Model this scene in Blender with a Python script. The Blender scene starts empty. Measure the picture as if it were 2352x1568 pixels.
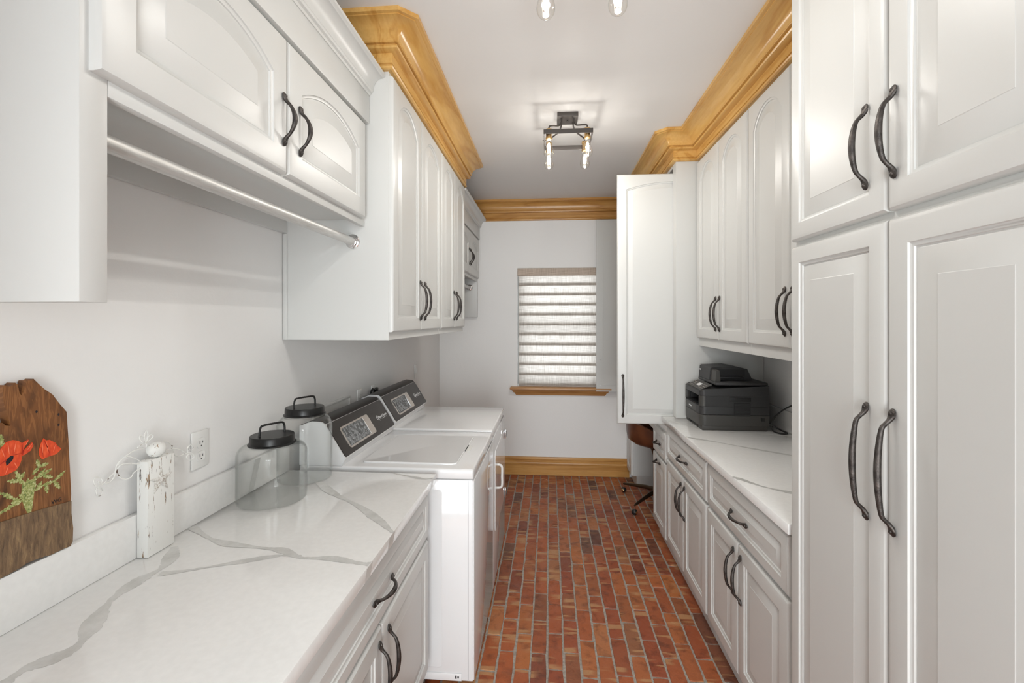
import bpy, bmesh, math, random
from mathutils import Vector, Matrix
random.seed(7)
R = math.radians
PI = math.pi
SC = bpy.context.scene
COL = SC.collection

# ------------------------------------------------------------------ camera
FPX = 1065.0                                    # focal length in pixels of the 2352 px wide frame
cam_d = bpy.data.cameras.new('camera')
cam_d.sensor_width = 36.0
cam_d.lens = 36.0 * FPX / 2352.0
cam_d.shift_y = (735.0 - 784.0) / 2352.0
cam_d.clip_start = 0.02
cam = bpy.data.objects.new('camera', cam_d)
COL.objects.link(cam)
cam.location = (0, 0, 1.55)
cam.rotation_euler = (R(90), 0, math.atan(86.0 / FPX))
SC.camera = cam

# ------------------------------------------------------------------ world, large lights, exposure
world = bpy.data.worlds.new('world')
SC.world = world
world.use_nodes = True
bg = world.node_tree.nodes['Background']
bg.inputs[0].default_value = (0.93, 0.97, 1.0, 1)
bg.inputs[1].default_value = 2.9
SC.view_settings.view_transform = 'Standard'
SC.view_settings.look = 'None'
SC.view_settings.gamma = 1.0
SC.view_settings.use_curve_mapping = False
SC.view_settings.exposure = 0.0
SC.cycles.transparent_max_bounces = 32        # light passes both walls of both glass jars

ld = bpy.data.lights.new('added_fill_light', 'AREA')   # unseen fill lamp added behind the camera to brighten the room
ld.shape = 'RECTANGLE'
ld.size, ld.size_y = 1.7, 2.1
ld.energy = 142
ld.color = (0.95, 0.98, 1.0)
lo = bpy.data.objects.new('added_fill_light', ld)
COL.objects.link(lo)
lo.location = (0.12, -2.46, 1.18)
lo.rotation_euler = (R(90), 0, 0)               # shines toward +Y

BULB_W = 8.0

# ------------------------------------------------------------------ materials
def mat(name, color=(0.8, 0.8, 0.8), rough=0.5, metal=0.0, coat=0.0, spec=0.5):
    m = bpy.data.materials.new(name)
    m.use_nodes = True
    b = m.node_tree.nodes['Principled BSDF']
    b.inputs['Base Color'].default_value = (*color, 1)
    b.inputs['Roughness'].default_value = rough
    b.inputs['Metallic'].default_value = metal
    b.inputs['Coat Weight'].default_value = coat
    b.inputs['Coat Roughness'].default_value = 0.08
    b.inputs['Specular IOR Level'].default_value = spec
    return m
def nt(m): return m.node_tree.nodes, m.node_tree.links, m.node_tree.nodes['Principled BSDF']
def coords(m, scale=(1, 1, 1), rand=False, kind='Object'):
    n, l, b = nt(m)
    tc = n.new('ShaderNodeTexCoord'); mp = n.new('ShaderNodeMapping')
    mp.inputs['Scale'].default_value = scale
    src = tc.outputs[kind]
    if rand:
        oi = n.new('ShaderNodeObjectInfo'); mu = n.new('ShaderNodeMath'); mu.operation = 'MULTIPLY'
        mu.inputs[1].default_value = 37.0
        l.new(oi.outputs['Random'], mu.inputs[0])
        ad = n.new('ShaderNodeVectorMath'); ad.operation = 'ADD'
        l.new(src, ad.inputs[0]); l.new(mu.outputs[0], ad.inputs[1]); src = ad.outputs[0]
    l.new(src, mp.inputs['Vector'])
    return mp.outputs[0]
def noise(m, vec, scale=5, detail=3, rough=0.5, dist=0.0):
    n, l, b = nt(m)
    t = n.new('ShaderNodeTexNoise')
    t.inputs['Scale'].default_value = scale; t.inputs['Detail'].default_value = detail
    t.inputs['Roughness'].default_value = rough; t.inputs['Distortion'].default_value = dist
    l.new(vec, t.inputs['Vector'])
    return t.outputs['Fac']
def ramp(m, fac, stops):
    n, l, b = nt(m)
    r = n.new('ShaderNodeValToRGB')
    while len(r.color_ramp.elements) < len(stops): r.color_ramp.elements.new(0.5)
    for e, (p, c) in zip(r.color_ramp.elements, stops):
        e.position = p; e.color = (*c, 1)
    l.new(fac, r.inputs[0])
    return r.outputs[0]
def mixc(m, fac, a, bb, mode='MIX'):
    n, l, b = nt(m)
    x = n.new('ShaderNodeMix'); x.data_type = 'RGBA'; x.blend_type = mode
    for sock, v in ((x.inputs[0], fac), (x.inputs[6], a), (x.inputs[7], bb)):
        if isinstance(v, (int, float)): sock.default_value = v
        elif isinstance(v, tuple): sock.default_value = (*v, 1)
        else: l.new(v, sock)
    return x.outputs[2]
def bump(m, h, strength=0.2, dist=0.002):
    n, l, b = nt(m)
    x = n.new('ShaderNodeBump'); x.inputs['Strength'].default_value = strength; x.inputs['Distance'].default_value = dist
    l.new(h, x.inputs['Height']); l.new(x.outputs[0], b.inputs['Normal'])
def setc(m, c): m.node_tree.links.new(c, nt(m)[2].inputs['Base Color'])
def setr(m, c): m.node_tree.links.new(c, nt(m)[2].inputs['Roughness'])

M = {}
M['paint'] = m = mat('grey_cabinet_paint', (0.63, 0.635, 0.62), 0.36)
bump(m, noise(m, coords(m, (30, 30, 8)), 9, 3), 0.04, 0.001)
M['inside'] = mat('cabinet_interior_paint', (0.58, 0.58, 0.57), 0.45)
M['wall'] = m = mat('wall_paint', (0.83, 0.825, 0.817), 0.6)
bump(m, noise(m, coords(m), 26, 5, 0.6, 0.6), 0.22, 0.004)
M['ceiling'] = m = mat('ceiling_paint', (0.81, 0.80, 0.79), 0.6)
bump(m, noise(m, coords(m, (1, 3, 1)), 14, 5, 0.6, 0.8), 0.12, 0.004)
M['quartz'] = m = mat('white_quartz', (0.79, 0.79, 0.775), 0.10)
setc(m, ramp(m, noise(m, coords(m), 60, 4), [(0.3, (0.81, 0.81, 0.80)), (0.7, (0.85, 0.85, 0.84))]))
M['vein'] = m = mat('quartz_vein_grey', (0.60, 0.60, 0.585), 0.10)
setc(m, ramp(m, noise(m, coords(m), 22, 5, 0.7), [(0.3, (0.54, 0.54, 0.52)), (0.6, (0.64, 0.64, 0.625))]))
M['enamel'] = mat('white_enamel', (0.765, 0.765, 0.77), 0.08, coat=0.3)
M['white'] = mat('white_plastic', (0.78, 0.78, 0.765), 0.3)
M['slot'] = mat('dark_slot', (0.05, 0.05, 0.05), 0.5)
M['fascia'] = mat('brown_black_fascia', (0.030, 0.025, 0.023), 0.35, spec=0.3)
M['gap'] = mat('seam_grey', (0.25, 0.25, 0.25), 0.5)
M['taupe'] = mat('taupe_metal', (0.50, 0.45, 0.41), 0.3, 0.4)
M['screen'] = m = mat('control_screen', (0.06, 0.065, 0.07), 0.12)
v = coords(m, (1, 1, 1))
n_, l_, b_ = nt(m)
br = n_.new('ShaderNodeTexVoronoi'); br.inputs['Scale'].default_value = 85; br.feature = 'F1'; l_.new(v, br.inputs['Vector'])
setc(m, ramp(m, br.outputs['Color'], [(0.2, (0.018, 0.02, 0.022)), (0.5, (0.06, 0.065, 0.07)), (0.75, (0.22, 0.23, 0.24))]))
M['print'] = mat('pale_print', (0.75, 0.75, 0.75), 0.4)
M['legend'] = mat('grey_print', (0.30, 0.31, 0.32), 0.4)
M['chrome'] = mat('chrome', (0.75, 0.75, 0.76), 0.12, 1.0)
M['zinc'] = m = mat('galvanised_steel', (0.72, 0.71, 0.69), 0.42, 0.55)
nz = noise(m, coords(m, (40, 3, 40)), 6, 5, 0.7)
setc(m, ramp(m, nz, [(0.2, (0.30, 0.25, 0.20)), (0.33, (0.56, 0.55, 0.53)), (0.7, (0.68, 0.68, 0.67))]))
M['iron'] = m = mat('hammered_dark_iron', (0.075, 0.066, 0.06), 0.42, 0.85)
nz = noise(m, coords(m), 320, 4, 0.6)
setc(m, ramp(m, noise(m, coords(m), 60, 3), [(0.3, (0.045, 0.04, 0.038)), (0.7, (0.12, 0.108, 0.10))]))
bump(m, nz, 0.55, 0.002)
M['black'] = mat('satin_black_metal', (0.012, 0.012, 0.012), 0.35, 0.3)
M['bronze'] = mat('dark_bronze', (0.075, 0.066, 0.061), 0.42, 0.4)
M['brass'] = mat('aged_brass', (0.62, 0.42, 0.20), 0.28, 1.0)
M['antique'] = mat('antique_bronze_leg', (0.10, 0.07, 0.045), 0.38, 0.9)

def wood(name, scale, c0, c1, c2, rough=0.25):
    m = mat(name, c1, rough, spec=0.4)
    vec = coords(m, scale)
    a = noise(m, vec, 1.0, 3, 0.5, 1.4)
    n, l, b = nt(m)
    wv = n.new('ShaderNodeMath'); wv.operation = 'MULTIPLY'; wv.inputs[1].default_value = 26
    l.new(a, wv.inputs[0])
    sn = n.new('ShaderNodeMath'); sn.operation = 'SINE'; l.new(wv.outputs[0], sn.inputs[0])
    mp = n.new('ShaderNodeMapRange'); mp.inputs[1].default_value = -1; l.new(sn.outputs[0], mp.inputs[0])
    c = ramp(m, mp.outputs[0], [(0.0, c0), (0.25, c1), (1.0, c2)])
    fine = noise(m, coords(m, tuple(s * 9 for s in scale)), 2.0, 3)
    setc(m, mixc(m, 0.35, c, ramp(m, fine, [(0.3, c0), (0.7, c2)])))
    return m
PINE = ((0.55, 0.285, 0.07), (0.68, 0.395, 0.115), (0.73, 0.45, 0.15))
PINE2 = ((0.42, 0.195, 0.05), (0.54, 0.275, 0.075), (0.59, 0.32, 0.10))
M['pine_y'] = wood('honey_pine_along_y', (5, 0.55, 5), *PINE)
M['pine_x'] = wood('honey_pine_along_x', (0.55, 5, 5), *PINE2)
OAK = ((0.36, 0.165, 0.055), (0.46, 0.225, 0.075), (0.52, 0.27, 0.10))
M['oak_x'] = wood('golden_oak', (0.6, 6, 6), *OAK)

def glass(name, tint, ior=1.45, refl=1.0):
    m = bpy.data.materials.new(name); m.use_nodes = True
    n, l = m.node_tree.nodes, m.node_tree.links
    n.clear()
    out = n.new('ShaderNodeOutputMaterial'); mx = n.new('ShaderNodeMixShader')
    tr = n.new('ShaderNodeBsdfTransparent'); gl = n.new('ShaderNodeBsdfGlossy')
    tr.inputs[0].default_value = (*tint, 1); gl.inputs['Roughness'].default_value = 0.02
    gl.inputs[0].default_value = (refl, refl, refl, 1)
    lw = n.new('ShaderNodeLayerWeight'); lw.inputs[0].default_value = 0.5      # facing = 1 - cos, the same from both sides
    pw = n.new('ShaderNodeMath'); pw.operation = 'POWER'; pw.inputs[1].default_value = 4.0; l.new(lw.outputs['Facing'], pw.inputs[0])
    ma = n.new('ShaderNodeMath'); ma.operation = 'MULTIPLY_ADD'; ma.inputs[1].default_value = 0.7; ma.inputs[2].default_value = ((ior - 1) / (ior + 1)) ** 2
    l.new(pw.outputs[0], ma.inputs[0])
    tm = n.new('ShaderNodeMix'); tm.data_type = 'RGBA'; l.new(pw.outputs[0], tm.inputs[0])     # longer way through the glass at a grazing angle
    tm.inputs[6].default_value = (*tint, 1); tm.inputs[7].default_value = (tint[0] * 0.62, tint[1] * 0.64, tint[2] * 0.63, 1); l.new(tm.outputs[2], tr.inputs[0])
    l.new(ma.outputs[0], mx.inputs[0]); l.new(tr.outputs[0], mx.inputs[1]); l.new(gl.outputs[0], mx.inputs[2])
    l.new(mx.outputs[0], out.inputs[0])
    return m
M['glass'] = glass('clear_glass', (0.993, 0.995, 0.993), 1.27)
M['bulb_glass'] = glass('bulb_glass', (0.985, 0.98, 0.965), 1.5)
M['pane'] = glass('window_glass', (0.97, 0.98, 0.98), 1.3)
M['filament'] = m = mat('glowing_filament', (1, 0.9, 0.7), 0.5)
nt(m)[2].inputs['Emission Color'].default_value = (1.0, 0.86, 0.62, 1)
nt(m)[2].inputs['Emission Strength'].default_value = 22

# brick: colour from the object's own random value, firing bands and stains from noise
def brick_mat(name, rand):
    m = mat(name, (0.3, 0.1, 0.05), 0.46)
    n, l, b = nt(m)
    vec = coords(m, (1, 1, 1), rand)
    if rand:
        oi = n.new('ShaderNodeObjectInfo'); rv = oi.outputs['Random']
    else:
        rv = noise(m, coords(m, (13, 4.2, 1)), 1.0, 0)
    base = ramp(m, rv, [(0.0, (0.44, 0.125, 0.034)), (0.16, (0.30, 0.066, 0.024)), (0.30, (0.46, 0.15, 0.042)), (0.42, (0.22, 0.056, 0.026)),
                        (0.56, (0.41, 0.105, 0.030)), (0.68, (0.33, 0.078, 0.026)), (0.80, (0.45, 0.17, 0.06)), (0.90, (0.105, 0.042, 0.032)), (1.0, (0.40, 0.12, 0.036))])
    big = noise(m, vec, 16, 4, 0.6, 0.4)
    dark = ramp(m, big, [(0.34, (0.34, 0.28, 0.27)), (0.50, (1, 1, 1))])
    c = mixc(m, 0.62, base, dark, 'MULTIPLY')
    mp = n.new('ShaderNodeMapping'); mp.inputs['Scale'].default_value = (2.2, 22, 5); l.new(vec, mp.inputs[0])
    bands = noise(m, mp.outputs[0], 1.1, 3, 0.45, 0.12)
    bf = ramp(m, bands, [(0.53, (0, 0, 0)), (0.57, (1, 1, 1))])
    sep = n.new('ShaderNodeSeparateColor'); l.new(bf, sep.inputs[0])
    g = n.new('ShaderNodeMath'); g.operation = 'MULTIPLY'; l.new(sep.outputs[0], g.inputs[0])
    gate = n.new('ShaderNodeMapRange'); l.new(noise(m, vec, 6, 2), gate.inputs[0])
    gate.inputs[1].default_value = 0.46; gate.inputs[2].default_value = 0.56; gate.inputs[4].default_value = 0.75
    l.new(gate.outputs[0], g.inputs[1])
    c = mixc(m, g.outputs[0], c, (0.50, 0.27, 0.12))
    sp = ramp(m, noise(m, vec, 150, 3, 0.7), [(0.28, (0.55, 0.5, 0.48)), (0.42, (1, 1, 1))])
    c = mixc(m, 0.5, c, sp, 'MULTIPLY')
    setc(m, c)
    bump(m, noise(m, vec, 70, 6, 0.65), 0.5, 0.004)
    setr(m, ramp(m, noise(m, vec, 22, 3), [(0.3, (0.36,) * 3), (0.7, (0.6,) * 3)]))
    return m
M['brick'] = brick_mat('antique_red_brick', True)
M['brick_far'] = brick_mat('antique_red_brick_field', False)
M['mortar'] = m = mat('grey_mortar', (0.30, 0.27, 0.24), 0.8)
nz = noise(m, coords(m), 90, 4)
setc(m, ramp(m, nz, [(0.3, (0.27, 0.245, 0.21)), (0.7, (0.43, 0.39, 0.345))])); bump(m, nz, 0.5, 0.004)

def fabric(name, c, tl):
    m = bpy.data.materials.new(name); m.use_nodes = True
    n, l = m.node_tree.nodes, m.node_tree.links
    n.remove(n['Principled BSDF'])
    out = n['Material Output']; mx = n.new('ShaderNodeMixShader'); mx.inputs[0].default_value = tl
    d = n.new('ShaderNodeBsdfDiffuse'); t = n.new('ShaderNodeBsdfTranslucent')
    tc = n.new('ShaderNodeTexCoord'); cols = []
    for s in ((260, 1, 9), (9, 1, 260)):
        mp = n.new('ShaderNodeMapping'); mp.inputs['Scale'].default_value = s; l.new(tc.outputs['Object'], mp.inputs[0])
        t_ = n.new('ShaderNodeTexNoise'); t_.inputs['Scale'].default_value = 1.0; t_.inputs['Detail'].default_value = 2
        l.new(mp.outputs[0], t_.inputs[0])
        r = n.new('ShaderNodeValToRGB'); r.color_ramp.elements[0].position = 0.3; r.color_ramp.elements[1].position = 0.62
        r.color_ramp.elements[0].color = (0.72, 0.70, 0.68, 1); r.color_ramp.elements[1].color = (1, 1, 1, 1)
        l.new(t_.outputs['Fac'], r.inputs[0]); cols.append(r.outputs[0])
    a = n.new('ShaderNodeMix'); a.data_type = 'RGBA'; a.blend_type = 'MULTIPLY'; a.inputs[0].default_value = 1
    l.new(cols[0], a.inputs[6]); l.new(cols[1], a.inputs[7])
    b = n.new('ShaderNodeMix'); b.data_type = 'RGBA'; b.blend_type = 'MULTIPLY'; b.inputs[0].default_value = 1
    l.new(a.outputs[2], b.inputs[6]); b.inputs[7].default_value = (*c, 1)
    l.new(b.outputs[2], d.inputs[0]); l.new(b.outputs[2], t.inputs[0])
    l.new(d.outputs[0], mx.inputs[1]); l.new(t.outputs[0], mx.inputs[2]); l.new(mx.outputs[0], out.inputs[0])
    return m
M['shade'] = fabric('linen_shade_fabric', (0.83, 0.79, 0.75), 0.6)
M['valance'] = fabric('linen_valance_fabric', (0.66, 0.56, 0.48), 0.0)
M['printer'] = m = mat('charcoal_plastic', (0.030, 0.030, 0.031), 0.5)
bump(m, noise(m, coords(m), 900, 2), 0.1, 0.0005)
M['printer_dark'] = mat('black_plastic', (0.010, 0.010, 0.011), 0.45)
M['printer_warm'] = mat('printer_front_plastic', (0.052, 0.050, 0.046), 0.5)
M['leather'] = m = mat('cognac_leather', (0.11, 0.036, 0.016), 0.32)
setc(m, ramp(m, noise(m, coords(m), 9, 3), [(0.3, (0.075, 0.024, 0.012)), (0.7, (0.15, 0.05, 0.02))]))
M['rubber'] = mat('black_rubber', (0.012, 0.012, 0.012), 0.4)
M['chipped'] = m = mat('chipped_white_paint', (0.8, 0.8, 0.78), 0.6)
a = noise(m, coords(m, (110, 110, 13)), 1.0, 4, 0.7)
f = ramp(m, a, [(0.37, (1, 1, 1)), (0.40, (0, 0, 0))])
c = mixc(m, f, (0.80, 0.80, 0.775), ramp(m, noise(m, coords(m), 60, 2), [(0.4, (0.10, 0.085, 0.075)), (0.6, (0.33, 0.20, 0.10))]))
setc(m, c); bump(m, a, 0.3, 0.001)
M['wire'] = m = mat('white_painted_wire', (0.80, 0.80, 0.775), 0.5)
setc(m, ramp(m, noise(m, coords(m), 60, 2), [(0.30, (0.16, 0.11, 0.09)), (0.36, (0.78, 0.78, 0.755))]))
M['star'] = m = mat('whitewashed_tin', (0.66, 0.64, 0.60), 0.55)
setc(m, ramp(m, noise(m, coords(m), 240, 3), [(0.35, (0.40, 0.35, 0.30)), (0.55, (0.74, 0.73, 0.70))]))
M['barn'] = m = mat('reclaimed_cedar', (0.2, 0.08, 0.03), 0.5)
vec = coords(m, (1, 14, 1.6))
a = noise(m, vec, 2.2, 4, 0.55, 2.2)
n_, l_, b_ = nt(m)
wv = n_.new('ShaderNodeMath'); wv.operation = 'MULTIPLY'; wv.inputs[1].default_value = 34; l_.new(a, wv.inputs[0])
sn = n_.new('ShaderNodeMath'); sn.operation = 'SINE'; l_.new(wv.outputs[0], sn.inputs[0])
c = ramp(m, sn.outputs[0], [(0.0, (0.19, 0.072, 0.021)), (0.5, (0.27, 0.11, 0.034))])
c = mixc(m, 0.75, c, ramp(m, noise(m, coords(m, (1, 5, 2)), 4.5, 4, 0.6, 1), [(0.32, (0.22, 0.19, 0.18)), (0.55, (1, 1, 1))]), 'MULTIPLY')
setc(m, c)
bump(m, a, 0.3, 0.003)
M['barn_low'] = m = mat('weathered_bark_wood', (0.14, 0.085, 0.05), 0.75)
a = noise(m, coords(m, (1, 130, 22)), 1.0, 5, 0.7, 0.6)
setc(m, ramp(m, a, [(0.3, (0.075, 0.044, 0.026)), (0.55, (0.22, 0.135, 0.07)), (0.75, (0.34, 0.225, 0.115))])); bump(m, a, 0.8, 0.004)
M['poppy'] = m = mat('poppy_red_paint', (0.72, 0.065, 0.02), 0.4)
setc(m, ramp(m, noise(m, coords(m, (1, 60, 30)), 1.6, 3), [(0.3, (0.58, 0.045, 0.015)), (0.6, (0.78, 0.095, 0.025)), (0.8, (0.85, 0.17, 0.07))]))
M['poppy_dark'] = mat('poppy_shadow_paint', (0.42, 0.028, 0.012), 0.45)
M['poppy_light'] = mat('poppy_highlight_paint', (0.90, 0.24, 0.12), 0.45)
M['leaf'] = m = mat('leaf_green_paint', (0.30, 0.32, 0.10), 0.5)
setc(m, ramp(m, noise(m, coords(m), 260, 2), [(0.35, (0.16, 0.20, 0.06)), (0.5, (0.34, 0.36, 0.11)), (0.68, (0.55, 0.55, 0.30))]))
M['ink'] = mat('dark_ink', (0.012, 0.01, 0.014), 0.5)

# ------------------------------------------------------------------ mesh helpers
class MB:
    def __init__(s): s.v = []; s.f = []
    def add(s, vs, fs):
        o = len(s.v); s.v += [tuple(x) for x in vs]; s.f += [tuple(i + o for i in q) for q in fs]; return s
    def box(s, x0, x1, y0, y1, z0, z1, bev=0.0, seg=2):
        if bev <= 0:
            vs = [(x, y, z) for z in (z0, z1) for y in (y0, y1) for x in (x0, x1)]
            return s.add(vs, [(0, 2, 3, 1), (4, 5, 7, 6), (0, 1, 5, 4), (2, 6, 7, 3), (0, 4, 6, 2), (1, 3, 7, 5)])
        bm = bmesh.new(); bmesh.ops.create_cube(bm, size=1)
        for q in bm.verts:
            q.co = Vector(((x0 + x1) / 2 + q.co.x * (x1 - x0), (y0 + y1) / 2 + q.co.y * (y1 - y0), (z0 + z1) / 2 + q.co.z * (z1 - z0)))
        bmesh.ops.bevel(bm, geom=bm.edges[:], offset=bev, segments=seg, profile=0.5, affect='EDGES', clamp_overlap=True)
        return s.bm(bm)
    def bm(s, bm):
        bm.verts.index_update()
        s.add([q.co[:] for q in bm.verts], [[q.index for q in f.verts] for f in bm.faces]); bm.free(); return s
    def loops(s, Ls, cap0=True, cap1=True, close=True):
        n = len(Ls[0]); o = len(s.v)
        for L in Ls: s.v += [tuple(p) for p in L]
        for i in range(len(Ls) - 1):
            for j in range(n if close else n - 1):
                k = (j + 1) % n
                s.f.append((o + i * n + j, o + i * n + k, o + (i + 1) * n + k, o + (i + 1) * n + j))
        if cap0: s.f.append(tuple(o + j for j in range(n - 1, -1, -1)))
        if cap1: s.f.append(tuple(o + (len(Ls) - 1) * n + j for j in range(n)))
        return s
    def tube(s, pts, r, seg=8, r2=None, up=(0, 0, 1), closed=False):
        pts = [Vector(p) for p in pts]; n = len(pts)
        rs = r if isinstance(r, (list, tuple)) else [r] * n
        r2s = r2 if isinstance(r2, (list, tuple)) else (rs if r2 is None else [r2] * n)
        Ls = []; a = None
        for i, p in enumerate(pts):
            t = (pts[min(i + 1, n - 1)] - pts[max(i - 1, 0)]).normalized()
            if a is None:
                u = Vector(up)
                if abs(t.dot(u)) > 0.95: u = Vector((1, 0, 0)) if abs(t.x) < 0.9 else Vector((0, 1, 0))
                a = (u - t * u.dot(t)).normalized()
            else: a = (a - t * a.dot(t)).normalized()
            b = t.cross(a)
            Ls.append([p + a * (rs[i] * math.cos(2 * PI * k / seg)) + b * (r2s[i] * math.sin(2 * PI * k / seg)) for k in range(seg)])
        return s.loops(Ls)
    def lathe(s, prof, c=(0, 0, 0), seg=28, sx=1, sy=1, cap=True):
        Ls = [[(c[0] + sx * r * math.cos(2 * PI * k / seg), c[1] + sy * r * math.sin(2 * PI * k / seg), c[2] + z) for k in range(seg)] for r, z in prof]
        return s.loops(Ls, cap, cap)
    def prism(s, poly, O, u, v, n, t0, t1):
        O, u, v, n = Vector(O), Vector(u), Vector(v), Vector(n)
        return s.loops([[O + u * a + v * b + n * t for a, b in poly] for t in (t0, t1)])
    def text(s, txt, size, O, u, v, n, ext=0.0004, align='LEFT'):
        cu = bpy.data.curves.new('t', 'FONT'); cu.body = txt; cu.size = size; cu.extrude = ext; cu.align_x = align; cu.resolution_u = 3
        ob = bpy.data.objects.new('t', cu); COL.objects.link(ob)
        dg = bpy.context.evaluated_depsgraph_get(); me = bpy.data.meshes.new_from_object(ob.evaluated_get(dg))
        O, u, v, n = Vector(O), Vector(u), Vector(v), Vector(n)
        s.add([O + u * q.co.x + v * q.co.y + n * q.co.z for q in me.vertices], [list(p.vertices) for p in me.polygons])
        bpy.data.objects.remove(ob); bpy.data.curves.remove(cu); bpy.data.meshes.remove(me)
        return s
    def mesh(s, name, m, origin=(0, 0, 0), sharp=35):
        me = bpy.data.meshes.new(name); o = Vector(origin)
        me.from_pydata([tuple(Vector(p) - o) for p in s.v], [], s.f)
        bm = bmesh.new(); bm.from_mesh(me); bmesh.ops.recalc_face_normals(bm, faces=bm.faces); bm.to_mesh(me); bm.free()
        me.polygons.foreach_set('use_smooth', [True] * len(me.polygons)); me.set_sharp_from_angle(angle=R(sharp))
        me.materials.append(m); me.update()
        return me
    def build(s, name, m, parent=None, sharp=35, origin=None):
        """parts take world coordinates; the parent is an unrotated Empty (or a part sharing its origin)"""
        org = Vector(origin) if origin else (world_of(parent) if parent else Vector((0, 0, 0)))
        ob = bpy.data.objects.new(name, s.mesh(name, m, org, sharp)); COL.objects.link(ob)
        if parent: ob.parent = parent; ob.location = org - world_of(parent)
        else: ob.location = org
        return ob
def world_of(o):
    p = Vector((0, 0, 0))
    while o: p = p + o.location; o = o.parent
    return p
def place(name, me, parent, loc, rot=(0, 0, 0)):
    ob = bpy.data.objects.new(name, me); COL.objects.link(ob); ob.parent = parent; ob.location = loc; ob.rotation_euler = rot; return ob
def tag(o, label, cat, group=None):
    o['label'] = label; o['category'] = cat
    if group: o['group'] = group
    return o
def thing(name, loc, label, cat, group=None):
    o = bpy.data.objects.new(name, None); COL.objects.link(o); o.location = loc; o.empty_display_size = 0.05
    return tag(o, label, cat, group)
def struct(o): o['kind'] = 'structure'; return o
def smooth(pts, n=6, closed=False):
    P = [Vector(p) for p in pts]; out = []
    N = len(P)
    for i in range(N if closed else N - 1):
        g = (lambda k: P[k % N]) if closed else (lambda k: P[max(0, min(N - 1, k))])
        p0, p1, p2, p3 = g(i - 1), g(i), g(i + 1), g(i + 2)
        for k in range(n):
            t = k / n
            out.append(0.5 * ((2 * p1) + (p2 - p0) * t + (2 * p0 - 5 * p1 + 4 * p2 - p3) * t * t + (3 * p1 - p0 - 3 * p2 + p3) * t ** 3))
    out.append(P[0] if closed else P[-1])
    return out
def rrect(x0, x1, z0, z1, r, n=5):
    P = []
    for cx, cz, a in ((x1 - r, z0 + r, -90), (x1 - r, z1 - r, 0), (x0 + r, z1 - r, 90), (x0 + r, z0 + r, 180)):
        for k in range(n + 1):
            t = R(a + 90 * k / n); P.append((cx + r * math.cos(t), cz + r * math.sin(t)))
    return P

# ------------------------------------------------------------------ the room
LW, RW, BW, CEIL, NW = -1.12, 1.37, 4.665, 2.745, -2.3
W0, W1, Z0, Z1 = -0.322, 0.512, 0.886, 2.073           # window opening in the back wall
struct(MB().box(LW - 0.15, LW, NW - 0.15, BW + 0.15, 0, CEIL).build('wall_left', M['wall']))
struct(MB().box(RW, RW + 0.15, NW - 0.15, BW + 0.15, 0, CEIL).build('wall_right', M['wall']))
struct(MB().box(LW - 0.15, RW + 0.15, NW - 0.15, BW + 0.15, CEIL, CEIL + 0.12).build('ceiling', M['ceiling']))
b = MB()
b.box(LW, W0, BW, BW + 0.15, 0, CEIL).box(W1, RW, BW, BW + 0.15, 0, CEIL)
b.box(W0, W1, BW, BW + 0.15, 0, Z0).box(W0, W1, BW, BW + 0.15, Z1, CEIL)
struct(b.build('wall_back', M['wall']))
DY = -0.30                                              # unseen wall and doorway added to hold back and shape the fill light
struct(MB().box(LW, -0.58, DY - 0.12, DY, 0, CEIL).box(0.72, RW, DY - 0.12, DY, 0, CEIL).box(-0.58, 0.72, DY - 0.12, DY, 2.2, CEIL).build('added_wall_near', M['wall']))
b = MB()                                                # wall behind the camera; its glazed door is invented to admit the fill light
b.box(LW, -0.78, NW - 0.15, NW, 0, CEIL).box(1.02, RW, NW - 0.15, NW, 0, CEIL).box(-0.78, 1.02, NW - 0.15, NW, 2.28, CEIL)
struct(b.build('wall_front', M['wall']))
d1 = struct(MB().box(-0.78, -0.70, NW - 0.1, NW - 0.04, 0, 2.28).box(0.94, 1.02, NW - 0.1, NW - 0.04, 0, 2.28)
            .box(-0.70, 0.94, NW - 0.1, NW - 0.04, 2.2, 2.28).box(-0.70, 0.94, NW - 0.1, NW - 0.04, 0, 0.1)
            .box(0.09, 0.15, NW - 0.1, NW - 0.04, 0.1, 2.2).build('added_door_1', M['white']))
MB().box(-0.70, 0.09, NW - 0.075, NW - 0.069, 0.1, 2.2).build('pane', M['pane'], d1)
MB().box(0.15, 0.94, NW - 0.075, NW - 0.069, 0.1, 2.2).build('pane', M['pane'], d1)

# floor: mortar bed with bricks laid lengthwise down the room
floor = struct(MB().box(LW - 0.15, RW + 0.15, NW - 0.15, BW + 0.15, -0.12, -0.0035).build('floor', M['mortar']))
BWD, BLN, GAP = 0.0755, 0.236, 0.008
def brick_mesh(L, seed):
    rnd = random.Random(seed); hw, hl = (BWD - GAP) / 2, (L - GAP) / 2
    pts = []
    for (ax, ay, bx, by) in ((-hw, -hl, hw, -hl), (hw, -hl, hw, hl), (hw, hl, -hw, hl), (-hw, hl, -hw, -hl)):
        k = 2 if abs(ax - bx) > abs(ay - by) else 4
        for i in range(k):
            t = i / k; j = 0.0014 if i else 0.003
            x, y = ax + (bx - ax) * t + rnd.uniform(-j, j), ay + (by - ay) * t + rnd.uniform(-j, j)
            if i == 0: x *= 0.95; y *= 0.988
            pts.append((x, y))
    top = rnd.uniform(-0.0012, 0.0012)
    Ls = [[(x, y, -0.014) for x, y in pts], [(x, y, -0.0035 + top) for x, y in pts], [(x * 0.965, y * 0.99, top) for x, y in pts]]
    return MB().loops(Ls, False, True)
bm_full = [brick_mesh(BLN, k).mesh('brick', M['brick'], sharp=50) for k in range(8)]
bm_half = [brick_mesh(BLN / 2, 40 + k).mesh('brick', M['brick'], sharp=50) for k in range(3)]
nx0, nx1 = -6, 11
far_field = MB()
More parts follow.
